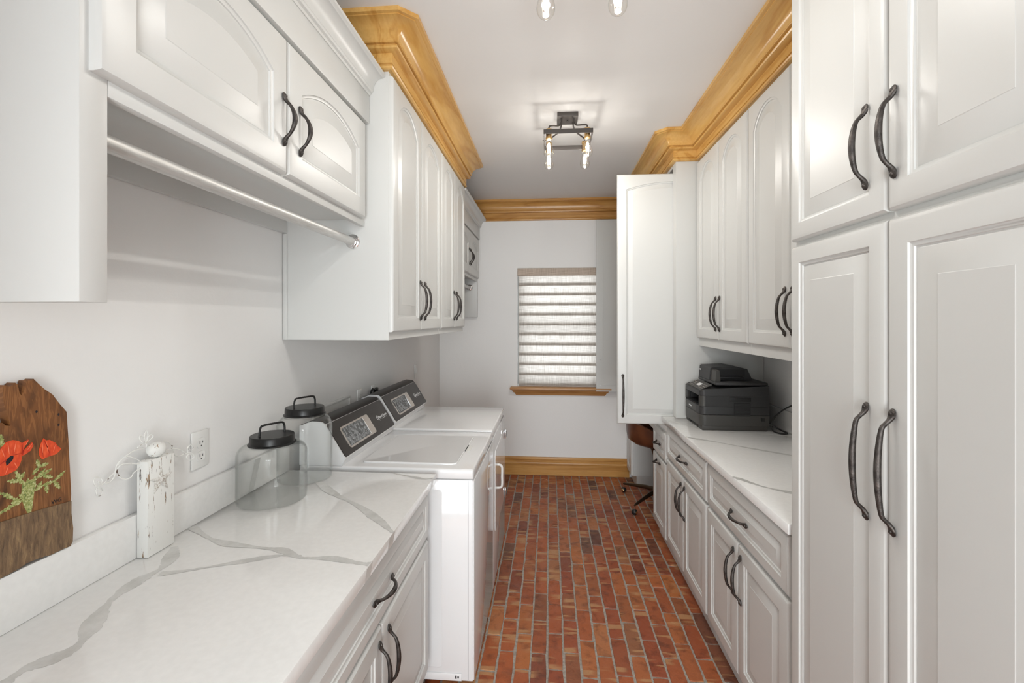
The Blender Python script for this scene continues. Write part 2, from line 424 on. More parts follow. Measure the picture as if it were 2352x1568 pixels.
for i in range(-15, 19):
    x = 0.028 + i * BWD
    if x < LW + 0.03 or x > RW - 0.03: continue
    y = BW - 0.022 - (BLN / 2 if i % 2 else 0) + random.uniform(-0.02, 0.01)
    if i % 2 == 1:
        ends = [(BW - 0.02 - BLN / 4, True)]; y = BW - 0.02 - BLN / 2
    else: ends = []; y = BW - 0.02
    ys = list(ends)
    off = random.uniform(-0.02, 0.02)
    while y > NW + 0.3:
        ys.append((y - BLN / 2 + (off if y < BW - 0.4 else 0), False)); y -= BLN
    for yc, half in ys:
        if nx0 <= i <= nx1 and yc > 1.15:
            o = place('brick', random.choice(bm_half if half else bm_full), floor, (x + random.uniform(-0.001, 0.001), yc, random.uniform(-0.0008, 0.0008)),
                      (random.uniform(-0.004, 0.004), random.uniform(-0.008, 0.008), random.uniform(-0.007, 0.007) + (PI if random.random() < 0.5 else 0)))
        else:
            q = brick_mesh(BLN / 2 if half else BLN, int(x * 1e4) + int(yc * 1e3))
            far_field.add([(a + x, c + yc, d) for a, c, d in q.v], q.f)
o = far_field.build('brick_field', M['brick_far'], floor); o['kind'] = 'stuff'

# window, sill, baseboard and wooden crown
w1 = struct(MB().box(W0, W0 + 0.05, BW + 0.08, BW + 0.13, Z0, Z1).box(W1 - 0.05, W1, BW + 0.08, BW + 0.13, Z0, Z1)
            .box(W0 + 0.05, W1 - 0.05, BW + 0.08, BW + 0.13, Z0, Z0 + 0.05).box(W0 + 0.05, W1 - 0.05, BW + 0.08, BW + 0.13, Z1 - 0.05, Z1)
            .box(W0 + 0.05, W1 - 0.05, BW + 0.085, BW + 0.125, 1.46, 1.50).build('window_1', M['white']))
for za, zb in ((Z0 + 0.05, 1.46), (1.50, Z1 - 0.05)):
    MB().box(W0 + 0.05, W1 - 0.05, BW + 0.10, BW + 0.106, za, zb).build('pane', M['pane'], w1)

def sweep(path, prof, name, m, kind=True):
    """path(d) gives the outline offset by d; prof is a list of (d, z)"""
    b = MB(); Ls = [[(x, y, z) for x, y in path(d)] for d, z in prof]
    n = len(Ls[0])
    for L in Ls: b.v += L
    for i in range(len(Ls) - 1):
        for j in range(n - 1):
            b.f.append((i * n + j, i * n + j + 1, (i + 1) * n + j + 1, (i + 1) * n + j))
    for j in (0, n - 1): b.f.append(tuple(i * n + j for i in range(len(Ls))))
    o = b.build(name, m, sharp=28)
    return struct(o) if kind else o
def crown_prof(z0, z1, D):
    H = z1 - z0
    base = [(0, 0), (0.10, 0.0), (0.15, 0.025), (0.17, 0.06), (0.15, 0.095), (0.10, 0.11), (0.10, 0.13), (0.14, 0.145), (0.14, 0.385),
            (0.30, 0.39), (0.345, 0.405), (0.365, 0.44), (0.35, 0.475), (0.31, 0.49), (0.31, 0.51), (0.40, 0.515), (0.40, 0.54)]
    for k in range(13):
        t = k / 12 * PI / 2
        base.append((0.41 + 0.49 * (1 - math.cos(t)), 0.545 + 0.33 * math.sin(t)))
    base += [(0.90, 0.895), (1.0, 0.90), (1.0, 1.0), (0, 1.0)]
    return [(d * D, z0 + z * H) for d, z in base]
def cham(d): return max(0.0, d - 0.06) * 0.68
TX, TY0, TY1 = -0.663, 1.871, 3.52
def pathL(d):
    c = cham(d)
    return [(LW, TY0 - d), (TX + d - c, TY0 - d), (TX + d, TY0 - d + c), (TX + d, 3.555)]
sweep(pathL, crown_prof(2.578, CEIL, 0.152), 'trim_1', M['pine_y'])
UX, HX, HY = 0.966, 0.82, 3.09
def pathR(d):
    c = cham(d)
    return [(UX - d, 1.52), (UX - d, HY - d), (HX - d + c, HY - d), (HX - d, HY - d + c), (HX - d, BW)]
sweep(pathR, crown_prof(2.578, CEIL, 0.155), 'trim_2', M['pine_y'])
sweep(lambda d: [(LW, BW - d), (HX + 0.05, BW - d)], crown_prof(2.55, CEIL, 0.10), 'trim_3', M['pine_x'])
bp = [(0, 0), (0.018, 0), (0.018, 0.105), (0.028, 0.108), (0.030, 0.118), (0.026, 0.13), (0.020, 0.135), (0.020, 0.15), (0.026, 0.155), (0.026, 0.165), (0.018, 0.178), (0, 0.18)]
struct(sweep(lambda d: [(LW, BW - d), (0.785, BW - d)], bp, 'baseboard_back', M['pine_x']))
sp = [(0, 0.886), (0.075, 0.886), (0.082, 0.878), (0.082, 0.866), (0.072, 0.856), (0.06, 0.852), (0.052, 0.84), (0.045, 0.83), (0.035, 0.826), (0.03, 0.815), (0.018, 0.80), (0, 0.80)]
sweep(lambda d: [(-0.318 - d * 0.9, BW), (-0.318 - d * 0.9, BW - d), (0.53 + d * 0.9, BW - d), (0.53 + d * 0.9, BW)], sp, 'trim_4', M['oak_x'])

# ------------------------------------------------------------------ cabinet doors and pulls
T = 0.02
HANDLES = {}
def handle_mesh(L):
    if L in HANDLES: return HANDLES[L]
    a = L / 2
    half = [(-a, 0.0015, 0.003, 0.002), (-a + 0.003, 0.003, 0.0075, 0.003), (-a + 0.010, 0.0045, 0.0105, 0.0045), (-a + 0.018, 0.006, 0.0085, 0.0055),
            (-a + 0.026, 0.011, 0.0052, 0.005), (-a + 0.034, 0.019, 0.0045, 0.0045), (-a + 0.046, 0.0265, 0.0052, 0.0052), (-(a - 0.046) * 0.5, 0.0325, 0.0066, 0.0064)]
    mid = [(0, 0.0345, 0.0074, 0.0072)]
    full = half + mid + [(-z, y, rx, ry) for z, y, rx, ry in reversed(half)]
    S = smooth([(z, y, rx) for z, y, rx, ry in full], 3); S2 = smooth([(z, y, ry) for z, y, rx, ry in full], 3)
    b = MB().tube([(0, -p[1], p[0]) for p in S], [max(p[2], 0.0012) for p in S2], 10, [max(p[2], 0.0012) for p in S], up=(0, 1, 0))
    for z in (-a + 0.010, a - 0.010):
        b.loops([[(r * math.cos(k * PI / 4), -y, z + r * math.sin(k * PI / 4)) for k in range(8)] for r, y in ((0.0045, 0.006), (0.0045, 0.0095), (0.0028, 0.011))])
    HANDLES[L] = b.mesh('handle', M['iron'], sharp=50)
    return HANDLES[L]
DOORS = {}
def door_mesh(w, h, s=0.06, rise=0.0, bev=0.04, m='paint', back=False):
    key = (round(w, 3), round(h, 3), s, rise, bev, m)
    if key in DOORS: return DOORS[key]
    K = 14 if rise else 2
    def rect(e, n):
        P = [(e, -n, e), (w - e, -n, e)]
        xs = [(w - e) + (2 * e - w) * k / (K - 1) for k in range(K)]
        return P + [(x, -n, h - e) for x in xs]
    c0 = w / 2 - s
    def inner(e, n):
        x0, x1, z0 = s + e, w - s - e, s + e
        P = [(x0, -n, z0), (x1, -n, z0)]
        for k in range(K):
            x = x1 + (x0 - x1) * k / (K - 1)
            if rise:
                Rr = (c0 * c0 + rise * rise) / (2 * rise); zc = h - s * 0.92 - Rr
                P.append((x, -n, zc + math.sqrt(max((Rr - e) ** 2 - (x - w / 2) ** 2, 0))))
            else: P.append((x, -n, h - s - e))
        return P
    L = [rect(0, 0), rect(0, T - 0.011), rect(0.002, T - 0.006), rect(0.006, T - 0.0022), rect(0.011, T - 0.0006), rect(0.014, T)]
    L += [inner(0, T), inner(0.0015, T - 0.0035), inner(0.005, T - 0.0055), inner(0.009, T - 0.006), inner(0.0105, T - 0.0095), inner(0.0135, T - 0.0098),
          inner(0.016, T - 0.0088), inner(0.016 + bev, T - 0.003), inner(0.018 + bev, T - 0.0018)]
    b = MB().loops(L)
    if back:                                            # shallow routed panel line on the inside face
        for e, y in ((0.062, 0.004),):
            for x0, x1, z0, z1 in ((e, e + 0.006, e + 0.0065, h - e - rise), (w - e - 0.006, w - e, e + 0.0065, h - e - rise), (e, w - e, e, e + 0.006)):
                b.box(x0, x1, 0, y, z0, z1)
    DOORS[key] = b.mesh('door', M[m], sharp=25)
    return DOORS[key]
def door(root, side, X, y0, y1, z0, z1, hy=None, hz=None, hl=0.15, horiz=False, s=0.06, rise=0.0, bev=0.04, name='door'):
    """a front on the corridor side of a cabinet; side 'L' faces +X, 'R' faces -X; X is its front plane; hy, hz the pull's world position"""
    w, h = y1 - y0, z1 - z0
    o = world_of(root)
    me = door_mesh(w, h, s, rise, bev)
    if side == 'L': ob = place(name, me, root, Vector((X - T, y0, z0)) - o, (0, 0, PI / 2)); lx = (hy - y0) if hy else 0
    else: ob = place(name, me, root, Vector((X + T, y1, z0)) - o, (0, 0, -PI / 2)); lx = (y1 - hy) if hy else 0
    if hy: place('handle', handle_mesh(hl), ob, (lx, -T, hz - z0), (0, PI / 2 if horiz else 0, 0))
    return ob

# ------------------------------------------------------------------ left side: hanging cabinet, tall wall cabinets, far hanging cabinet
def hanging_unit(name, X, y0, y1, near, label):
    r = thing(name, (LW, (y0 + y1) / 2, 1.58), label, 'cabinet')
    ya, yb = (y0 + 0.05, y1) if near else (y0, y1 - 0.05)
    MB().box(LW + 0.002, X, ya, yb, 1.985, 2.47).build('body', M['paint'], r)
    MB().box(LW + 0.002, X - 0.02, ya, yb, 1.968, 1.9845).build('bottom_panel', M['paint'], r)
    MB().box(X - 0.0199, X, ya, yb, 1.938, 1.9845, 0.0015).build('rail', M['paint'], r)
    MB().box(LW + 0.002, LW + 0.02, ya, yb, 1.915, 1.9675).build('cleat', M['paint'], r)
    p0, p1 = (y0, y0 + 0.0495) if near else (y1 - 0.0495, y1)
    MB().box(LW + 0.002, X, p0, p1, 1.58, 2.47, 0.0015).build('side_panel', M['paint'], r)
    MB().box(X + 0.0002, X + 0.021, y0, y1, 2.362, 2.49, 0.002).build('frieze', M['paint'], r)
    pr = [(0.0, 2.478), (0.024, 2.478), (0.026, 2.487), (0.034, 2.490), (0.036, 2.498)]
    pr += [(0.038 + 0.04 * (1 - math.cos(k / 8 * PI / 2)), 2.50 + 0.05 * math.sin(k / 8 * PI / 2)) for k in range(9)] + [(0.082, 2.553), (0.088, 2.556), (0.088, 2.567), (0.0, 2.567)]
    o = sweep(lambda d: [(X + d, y0), (X + d, y1)], pr, 'crown', M['paint'], False)
    o.parent = r; o.location = -world_of(r)
    MB().box(LW + 0.002, X + 0.0005, y0, y1, 2.4705, 2.56).build('top_panel', M['paint'], r)
    return r
HX1 = -0.765
hc = hanging_unit('hanging_cabinet', HX1, 0.697, TY0 - 0.002, True, 'light grey two-door wall cabinet over open hanging space, nearest on the left wall')
door(hc, 'L', HX1 + T, 0.713, 1.271, 1.966, 2.352, 1.247, 2.114, 0.15, s=0.068, rise=0.062, bev=0.05)
door(hc, 'L', HX1 + T, 1.277, 1.838, 1.966, 2.352, 1.332, 2.114, 0.15, s=0.068, rise=0.062, bev=0.05)
rod = thing('closet_rod', (-0.815, 1.30, 1.876), 'scuffed galvanised closet rod under the nearest left wall cabinet', 'closet rod')
MB().tube([(-0.815, 0.75, 1.876), (-0.815, 1.30, 1.876), (-0.815, 1.858, 1.876)], 0.0165, 20).build('tube', M['zinc'], rod)
def flange(x, y, z, s):
    return MB().loops([[(x + r * math.cos(k * PI / 12), y + s * t, z + r * math.sin(k * PI / 12)) for k in range(24)]
                       for r, t in ((0.030, 0.0), (0.030, 0.004), (0.026, 0.007), (0.022, 0.008), (0.0215, 0.016), (0.018, 0.018))])
flange(-0.815, TY0 - 0.001, 1.876, -1).build('flange', M['chrome'], rod)

XD = TX + T
for k, (ya, yb, lab, ds) in enumerate((
        (TY0, 2.738, 'tall light grey wall cabinet with wooden crown right above the washer', ((1.874, 2.300, 2.270), (2.304, 2.730, 2.350))),
        (2.739, TY1, 'tall light grey wall cabinet right above the dryer', ((2.747, 3.118, 3.085), (3.122, 3.503, 3.17))))):
    r = thing('wall_cabinet', (LW, (ya + yb) / 2, 1.467), lab, 'cabinet')
    MB().box(LW + 0.002, TX, ya, yb, 1.467, CEIL - 0.002, 0.001, 1).build('body', M['paint'], r)
    if k == 0: MB().box(LW + 0.003, LW + 0.02, TY0 - 0.006, TY0 - 0.0002, 1.467, 1.913, 0.002).build('scribe_strip', M['paint'], r)
    for y0, y1, hy in ds:
        door(r, 'L', XD, y0, y1, 1.500, 2.562, hy, 1.648, 0.20, s=0.058, rise=0.085, bev=0.042)
HX2 = -0.725
fc = hanging_unit('hanging_cabinet', HX2, TY1 + 0.002, BW - 0.003, False, 'small far grey wall cabinet over open hanging space, beside the window wall')
door(fc, 'L', HX2 + T, 3.54, 4.075, 1.966, 2.352, 4.045, 2.114, 0.15, s=0.068, rise=0.062, bev=0.05)
door(fc, 'L', HX2 + T, 4.081, 4.63, 1.966, 2.352, 4.112, 2.114, 0.15, s=0.068, rise=0.062, bev=0.05)
rod2 = thing('closet_rod', (-0.80, 4.0, 1.876), 'closet rod under the far small wall cabinet near the window wall', 'closet rod')
MB().tube([(-0.80, TY1 + 0.002, 1.876), (-0.80, 4.0, 1.876), (-0.80, 4.60, 1.876)], 0.0165, 16).build('tube', M['zinc'], rod2)
flange(-0.80, 4.611, 1.876, -1).build('flange', M['chrome'], rod2)

# ------------------------------------------------------------------ left base cabinets and worktop
CT, CTH = 0.914, 0.034
def base_unit(side, y0, y1, label, X, drawer, doors, zt=CT - CTH, dz=(0.66, 0.845), doorz=(0.115, 0.645), pull_y=None):
    wall = LW + 0.003 if side == 'L' else RW - 0.003
    s = 1 if side == 'L' else -1
    r = thing('base_cabinet', ((wall + X) / 2, (y0 + y1) / 2, 0), label, 'cabinet')
    x0, x1 = sorted((wall, X - s * T))
    MB().box(x0, x1, y0, y1, 0.10, zt, 0.001, 1).build('body', M['paint'], r)
    a0, a1 = sorted((wall, X - s * 0.05))
    MB().box(a0, a1, y0 + 0.002, y1 - 0.002, 0.001, 0.0998).build('toe_kick', M['paint'], r)
    for d0, d1, hy in drawer:
        door(r, side, X, d0, d1, dz[0], dz[1], hy, (dz[0] + dz[1]) / 2 - 0.005, 0.165 if d1 - d0 > 0.5 else 0.12, True, s=0.042, bev=0.02, name='drawer')
    for d0, d1, hy in doors:
        door(r, side, X, d0, d1, doorz[0], doorz[1], hy, (doorz[1] - 0.13) if pull_y is None else pull_y, 0.20 if pull_y is None else 0.12, pull_y is not None, s=0.056, bev=0.034)
    return r
XLB = -0.495
base_unit('L', 0.80, 1.885, 'grey base cabinet with one wide drawer beside the washer', XLB, [(0.815, 1.878, 1.348)], [(0.815, 1.343, 1.315), (1.349, 1.878, 1.392)])
base_unit('L', 0.22, 0.798, 'grey base cabinet under the near end of the left worktop', XLB, [(0.235, 0.79, 0.51)], [(0.235, 0.79, 0.74)])
VN = {'v1': [(-0.952, 0.66), (-0.952, 0.732), (-0.952, 0.773), (-0.921, 0.814), (-0.927, 0.856), (-0.964, 0.914), (-0.995, 0.986), (-1.0, 1.057), (-0.992, 1.112), (-1.012, 1.165), (-1.051, 1.222)],
      'v2': [(-0.975, 1.087), (-0.917, 1.108), (-0.822, 1.154), (-0.729, 1.197), (-0.668, 1.198)],
      'v3': [(-1.097, 1.342), (-0.991, 1.279), (-0.917, 1.251), (-0.802, 1.235), (-0.733, 1.225), (-0.665, 1.193), (-0.582, 1.195), (-0.503, 1.179), (-0.468, 1.175)],
      'v4': [(-0.985, 1.83), (-0.915, 1.763), (-0.78, 1.636), (-0.659, 1.546), (-0.54, 1.434), (-0.468, 1.355)],
      'v5': [(-0.656, 1.884), (-0.55, 1.842), (-0.498, 1.822), (-0.468, 1.832)],
      'r1': [(0.742, 2.60), (0.767, 2.57), (0.861, 2.505), (0.975, 2.406), (1.131, 2.283), (1.33, 2.15)],
      'r2': [(0.742, 1.95), (0.761, 1.923), (0.813, 1.845), (0.885, 1.788), (1.0, 1.72), (1.2, 1.64)],
      'r3': [(0.742, 3.03), (0.77, 2.979), (0.867, 2.821), (0.947, 2.762), (1.1, 2.70), (1.34, 2.66)]}
def vein(root, pts, wd, z, seed):
    rnd = random.Random(seed); P = smooth([(x, y, 0) for x, y in pts], 9)
    Lf, Rt = [], []
    for i, p in enumerate(P):
        t = (P[min(i + 1, len(P) - 1)] - P[max(i - 1, 0)]).normalized(); nrm = Vector((-t.y, t.x, 0))
        k = wd * (0.8 + 0.35 * math.sin(i * 0.33 + seed) + 0.12 * rnd.uniform(-1, 1))
        if (0 < i < len(P) - 1): pass
        Lf.append(p + nrm * k + Vector((0, 0, z))); Rt.append(p - nrm * k * (1 + 0.15 * rnd.uniform(-1, 1)) + Vector((0, 0, z)))
    b = MB(); n = len(Lf); b.v = Lf + Rt
    b.f = [(i, i + 1, n + i + 1, n + i) for i in range(n - 1)]
    return b.build('vein', M['vein'], root)
lc = thing('countertop', (-0.8, 1.05, CT - CTH), 'white quartz worktop with grey veins along the left wall', 'countertop')
MB().box(LW + 0.002, -0.467, 0.2, 1.887, CT - CTH, CT, 0.002).build('slab', M['quartz'], lc)
MB().box(LW + 0.002, -1.10, 0.2, 1.887, CT + 0.0002, 1.030, 0.0015).build('backsplash', M['quartz'], lc)
for k, (q, wd) in enumerate((('v1', 0.017), ('v2', 0.010), ('v3', 0.012), ('v4', 0.014), ('v5', 0.008))):
    vein(lc, VN[q], wd, CT + 0.0003 + 0.00012 * k, k)
for yv, hw in ((1.177, 0.02), (1.35, 0.024), (1.83, 0.012)):
    b = MB(); b.add([(-0.4667, yv - hw, CT - 0.003), (-0.4667, yv + hw, CT - 0.003), (-0.4667, yv + hw - 0.02, CT - 0.032), (-0.4667, yv - hw - 0.015, CT - 0.032)], [(0, 1, 2, 3)])
    b.build('vein', M['vein'], lc)
b = MB(); b.add([(-1.0996, 1.655, 1.027), (-1.0996, 1.69, 1.027), (-1.0996, 1.645, 0.916), (-1.0996, 1.615, 0.916)], [(0, 1, 2, 3)]); b.build('vein', M['vein'], lc)

# ------------------------------------------------------------------ washer and dryer
def appliance(name, y0, y1, zt, label, cat, washer):
    XF, XB = -0.319, -1.085
    r = thing(name, (-0.7, (y0 + y1) / 2, 0), label, cat)
    body = MB().box(XB, XF - 0.002, y0 + 0.004, y1 - 0.004, 0.022, zt - 0.046, 0.006).build('body', M['enamel'], r)
    for fx in (XB + 0.06, XF - 0.06):
        for fy in (y0 + 0.06, y1 - 0.06):
            MB().lathe([(0.02, 0.0), (0.02, 0.014), (0.011, 0.015), (0.011, 0.026)], (fx, fy, 0.001), 14).build('foot', M['slot'], r)
    top = MB().box(XB, XF, y0, y1, zt - 0.0445, zt, 0.009, 3).build('top', M['enamel'], r)
    # rear control housing with a slanted face
    prof = [(-1.085, zt + 0.0003), (-0.893, zt + 0.0003), (-0.890, zt + 0.012), (-0.879, zt + 0.031), (-0.972, zt + 0.178), (-0.985, zt + 0.187), (-1.03, zt + 0.19), (-1.085, zt + 0.17)]
    hb = MB().loops([[(x, y, z) for x, z in prof] for y in (y0 + 0.003, y1 - 0.003)])
    hs = hb.build('console', M['enamel'], r)
    A = Vector((-0.879, 0, zt + 0.031)); v = (Vector((-0.972, 0, zt + 0.178)) - A).normalized(); u = Vector((0, 1, 0)); n = u.cross(v) * 1.0
    n = Vector((v.z, 0, -v.x))
    W = y1 - y0
    O = A + Vector((0, y0, 0))
    fa = MB().prism(rrect(0.010, W - 0.010, 0.004, 0.170, 0.012), O, u, v, n, 0.0002, 0.004).build('fascia', M['fascia'], r)
    fo = O + n * 0.004
    cp = [(-0.9715, zt + 0.1765), (-0.9855, zt + 0.1872), (-1.03, zt + 0.1902), (-1.084, zt + 0.1705)]
    MB().loops([[(x + dx, y, z + dz) for x, z in cp] + [(x, y, z + 0.0001) for x, z in cp[::-1]] for y, dx, dz in ((y0 + 0.011, 0.002, 0.003), (y1 - 0.011, 0.002, 0.003))]).build('fascia_cap', M['fascia'], r)
    k = 0.084 if washer else 0.095
    MB().prism(rrect(k, k + 0.312, 0.025, 0.131, 0.014), fo, u, v, n, 0.0001, 0.003).build('bezel', M['taupe'], fa)
    MB().prism(rrect(k + 0.008, k + 0.235, 0.033, 0.123, 0.006), fo, u, v, n, 0.0031, 0.004).build('screen', M['screen'], fa)
    MB().prism(rrect(k + 0.237, k + 0.243, 0.031, 0.126, 0.002), fo, u, v, n, 0.0031, 0.006).build('chrome_strip', M['chrome'], fa)
    rnd = random.Random(5 if washer else 6)
    lg = MB()
    for i in range(7):
        for j in range(5):
            if (i in (3, 4) and j in (1, 2, 3)): continue
            x0 = k + 0.018 + i * 0.030 + rnd.uniform(0, 0.004); zz = 0.040 + j * 0.0165
            lg.prism([(x0, zz), (x0 + rnd.uniform(0.010, 0.018), zz), (x0 + 0.012, zz + 0.0022), (x0, zz + 0.0022)], fo, u, v, n, 0.0041, 0.0045)
            if rnd.random() < 0.6: lg.prism([(x0, zz + 0.005), (x0 + 0.004, zz + 0.005), (x0 + 0.004, zz + 0.009), (x0, zz + 0.009)], fo, u, v, n, 0.0041, 0.0045)
    lg.build('screen_legend', M['legend'], fa)
    kx = 0.48 if washer else 0.50
    b = MB().text('Speed Queen', 0.021, fo + u * (kx + 0.026) + v * 0.078 + n * 0.0008, u, v, n)
    b.prism([(kx + 0.055, 0.0705), (kx + 0.125, 0.0705), (kx + 0.125, 0.0725), (kx + 0.055, 0.0725)], fo, u, v, n, 0.0002, 0.0009)
    c = [(kx + 0.012 + 0.0125 * math.cos(a * PI / 10), 0.085 + 0.0125 * math.sin(a * PI / 10)) for a in range(21)]
    b.tube([fo + u * a + v * z + n * 0.0008 for a, z in c], 0.0012, 6)
    b.tube([fo + u * (kx + 0.014) + v * 0.088 + n * 0.0008, fo + u * (kx + 0.016) + v * 0.075 + n * 0.0008, fo + u * (kx + 0.026) + v * 0.066 + n * 0.0008], 0.0012, 6)
    b.build('lettering', M['print'], fa)
    if washer:
        pts = rrect(-0.826, -0.403, y0 + 0.055, y1 - 0.115, 0.02, 4)
        lid = MB().loops([[(x * s + cx, y * s2 + cy, z) for x, y in [(px + 0.6145, py - (y0 + y1) / 2 + 0.03) for px, py in pts]]
                          for s, s2, z, cx, cy in ((1, 1, zt + 0.0003, -0.6145, (y0 + y1) / 2 - 0.03), (1, 1, zt + 0.004, -0.6145, (y0 + y1) / 2 - 0.03),
                                                   (0.985, 0.985, zt + 0.007, -0.6145, (y0 + y1) / 2 - 0.03), (0.95, 0.95, zt + 0.0055, -0.6145, (y0 + y1) / 2 - 0.03))]).build('lid', M['enamel'], r)
        yc = 2.245
        MB().loops([[(-0.4015 + a, yc + b_ * 0.06, zt + z) for a, b_ in ((0, -1), (0.022, -0.7), (0.022, 0.7), (0, 1))] for z in (0.0003, 0.0025)]).build('finger_pull', M['white'], r)
        MB().box(-0.4045, -0.4022, yc - 0.05, yc + 0.05, zt + 0.0003, zt + 0.0065).build('lid_gap', M['slot'], lid)
        # embossed side panel, base strip and data sticker
        e = MB(); yy = y0 + 0.004
        poly = rrect(-1.02, -0.455, 0.075, 0.83, 0.012)
        inn = rrect(-1.017, -0.458, 0.078, 0.827, 0.010)
        o_ = len(e.v); N = len(poly)
        e.v += [(x, yy - 0.0003, z) for x, z in poly] + [(x, yy - 0.002, z) for x, z in inn]
        e.f += [(i, (i + 1) % N, N + (i + 1) % N, N + i) for i in range(N)] + [tuple(range(N, 2 * N))]
        e.build('side_emboss', M['enamel'], body, sharp=15)
        MB().box(-1.02, -0.37, yy - 0.003, yy - 0.0003, 0.024, 0.055, 0.0012).build('base_strip', M['enamel'], body)
        MB().box(-0.398, -0.391, yy - 0.0037, yy - 0.0031, 0.034, 0.047).box(-0.388, -0.381, yy - 0.0037, yy - 0.0031, 0.036, 0.044).build('base_mark', M['slot'], body)
        MB().box(XF - 0.024, XF - 0.0225, yy - 0.0006, yy + 0.0005, 0.03, zt - 0.05).build('front_seam', M['gap'], body)
        MB().box(XF - 0.0019, XF + 0.003, y0 + 0.002, y1 - 0.002, 0.03, zt - 0.048, 0.0025).build('front_panel', M['enamel'], r)
    else:
        MB().box(XF - 0.0019, XF + 0.002, y0 + 0.003, y1 - 0.003, 0.03, zt - 0.052, 0.002).build('front_panel', M['enamel'], r)
        dp = MB().prism(rrect(y0 + 0.08, y1 - 0.03, 0.315, 0.785, 0.025), (XF, 0, 0), (0, 1, 0), (0, 0, 1), (1, 0, 0), 0.0022, 0.006).build('door', M['enamel'], r)
        MB().tube(smooth([(XF + 0.0065, y0 + 0.165, 0.685), (XF + 0.034, y0 + 0.165, 0.675), (XF + 0.036, y0 + 0.165, 0.615), (XF + 0.034, y0 + 0.165, 0.555), (XF + 0.0065, y0 + 0.165, 0.545)], 4), 0.007, 10).build('handle', M['white'], dp)
        for hz in (0.755, 0.345):
            MB().box(XF + 0.0063, XF + 0.016, y1 - 0.055, y1 - 0.025, hz - 0.03, hz + 0.03, 0.002).build('hinge', M['chrome'], dp)
            MB().box(XF + 0.0162, XF + 0.0175, y1 - 0.048, y1 - 0.032, hz - 0.02, hz + 0.02).build('hinge_plate', M['slot'], dp)
    return r
appliance('washing_machine', 1.935, 2.588, 0.92, 'white top-load washing machine with lid and dark slanted control panel next to the worktop', 'washer', True)
appliance('clothes_dryer', 2.600, 3.276, 0.93, 'white front-door clothes dryer with plain flat top, behind the washer', 'dryer', False)

# ------------------------------------------------------------------ outlets and wall fittings
def outlet(y, z, label, grp=None, side='L', plugs=True):
    s = 1 if side == 'L' else -1
    X = LW if side == 'L' else RW
    r = thing('wall_outlet', (X, y, z - 0.06), label, 'outlet')
    MB().box(*sorted((X + s * 0.0003, X + s * 0.007)), y - 0.036, y + 0.036, z - 0.059, z + 0.059, 0.003).build('plate', M['white'], r)
    for dz in (-0.021, 0.021):
        so = MB().prism(rrect(-0.0165, 0.0165, -0.0155, 0.0155, 0.009), (X + s * 0.007, y, z + dz), (0, 1, 0), (0, 0, 1), (s, 0, 0), 0.0001, 0.0018).build('socket', M['white'], r)
        b = MB()
        for dy, h in ((-0.006, 0.0045), (0.006, 0.0035)):
            b.box(*sorted((X + s * 0.0089, X + s * 0.0094)), y + dy - 0.0011, y + dy + 0.0011, z + dz - h + 0.002, z + dz + h + 0.002)
        b.lathe([(0.0022, 0), (0.0022, 0.0004)], (0, 0, 0), 8)
        b.v[-16:] = [(X + s * (0.0089 + q[2]), y + q[0], z + dz - 0.009 + q[1]) for q in b.v[-16:]]
        b.build('slots', M['slot'], so)
    return r
outlet(1.40, 1.137, 'white duplex outlet on the wall between figurine and glass jars')
outlet(2.655, 1.085, 'white duplex outlet just above the washer panel')
outlet(2.87, 1.08, 'white outlet with black plug above the gap between washer and dryer')
r = thing('power_plug', (LW + 0.009, 2.87, 1.08), 'black plug in the outlet behind the appliance panels', 'plug')
MB().box(LW + 0.0095, LW + 0.030, 2.848, 2.892, 1.085, 1.122, 0.006).build('plug_body', M['rubber'], r)
MB().tube(smooth([(LW + 0.022, 2.85, 1.105), (LW + 0.022, 2.83, 1.118), (LW + 0.020, 2.80, 1.115), (LW + 0.018, 2.78, 1.06), (LW + 0.018, 2.775, 0.90)], 5), 0.006, 8).build('cord', M['rubber'], r)
r = thing('light_switch', (LW, 3.81, 1.06), 'white wall plate at the far end of the left wall by the dryer', 'switch')
MB().box(LW + 0.0003, LW + 0.007, 3.775, 3.845, 1.062, 1.18, 0.003).build('plate', M['white'], r)
MB().box(LW + 0.0072, LW + 0.011, 3.80, 3.82, 1.10, 1.142, 0.002).build('rocker', M['white'], r)
r = thing('supply_box', (LW, 2.31, 0.96), 'shallow white supply box frame on the wall behind the washer panel', 'supply box')
MB().box(LW + 0.0003, LW + 0.009, 2.11, 2.52, 1.115, 1.13, 0.002).build('rim', M['white'], r)
MB().box(LW + 0.0003, LW + 0.009, 2.11, 2.125, 0.96, 1.1148, 0.002).build('rim', M['white'], r)
MB().box(LW + 0.0003, LW + 0.009, 2.505, 2.52, 0.96, 1.1148, 0.002).build('rim', M['white'], r)
MB().box(LW + 0.0003, LW + 0.003, 2.1255, 2.5045, 0.96, 1.1147).build('back_plate', M['white'], r)

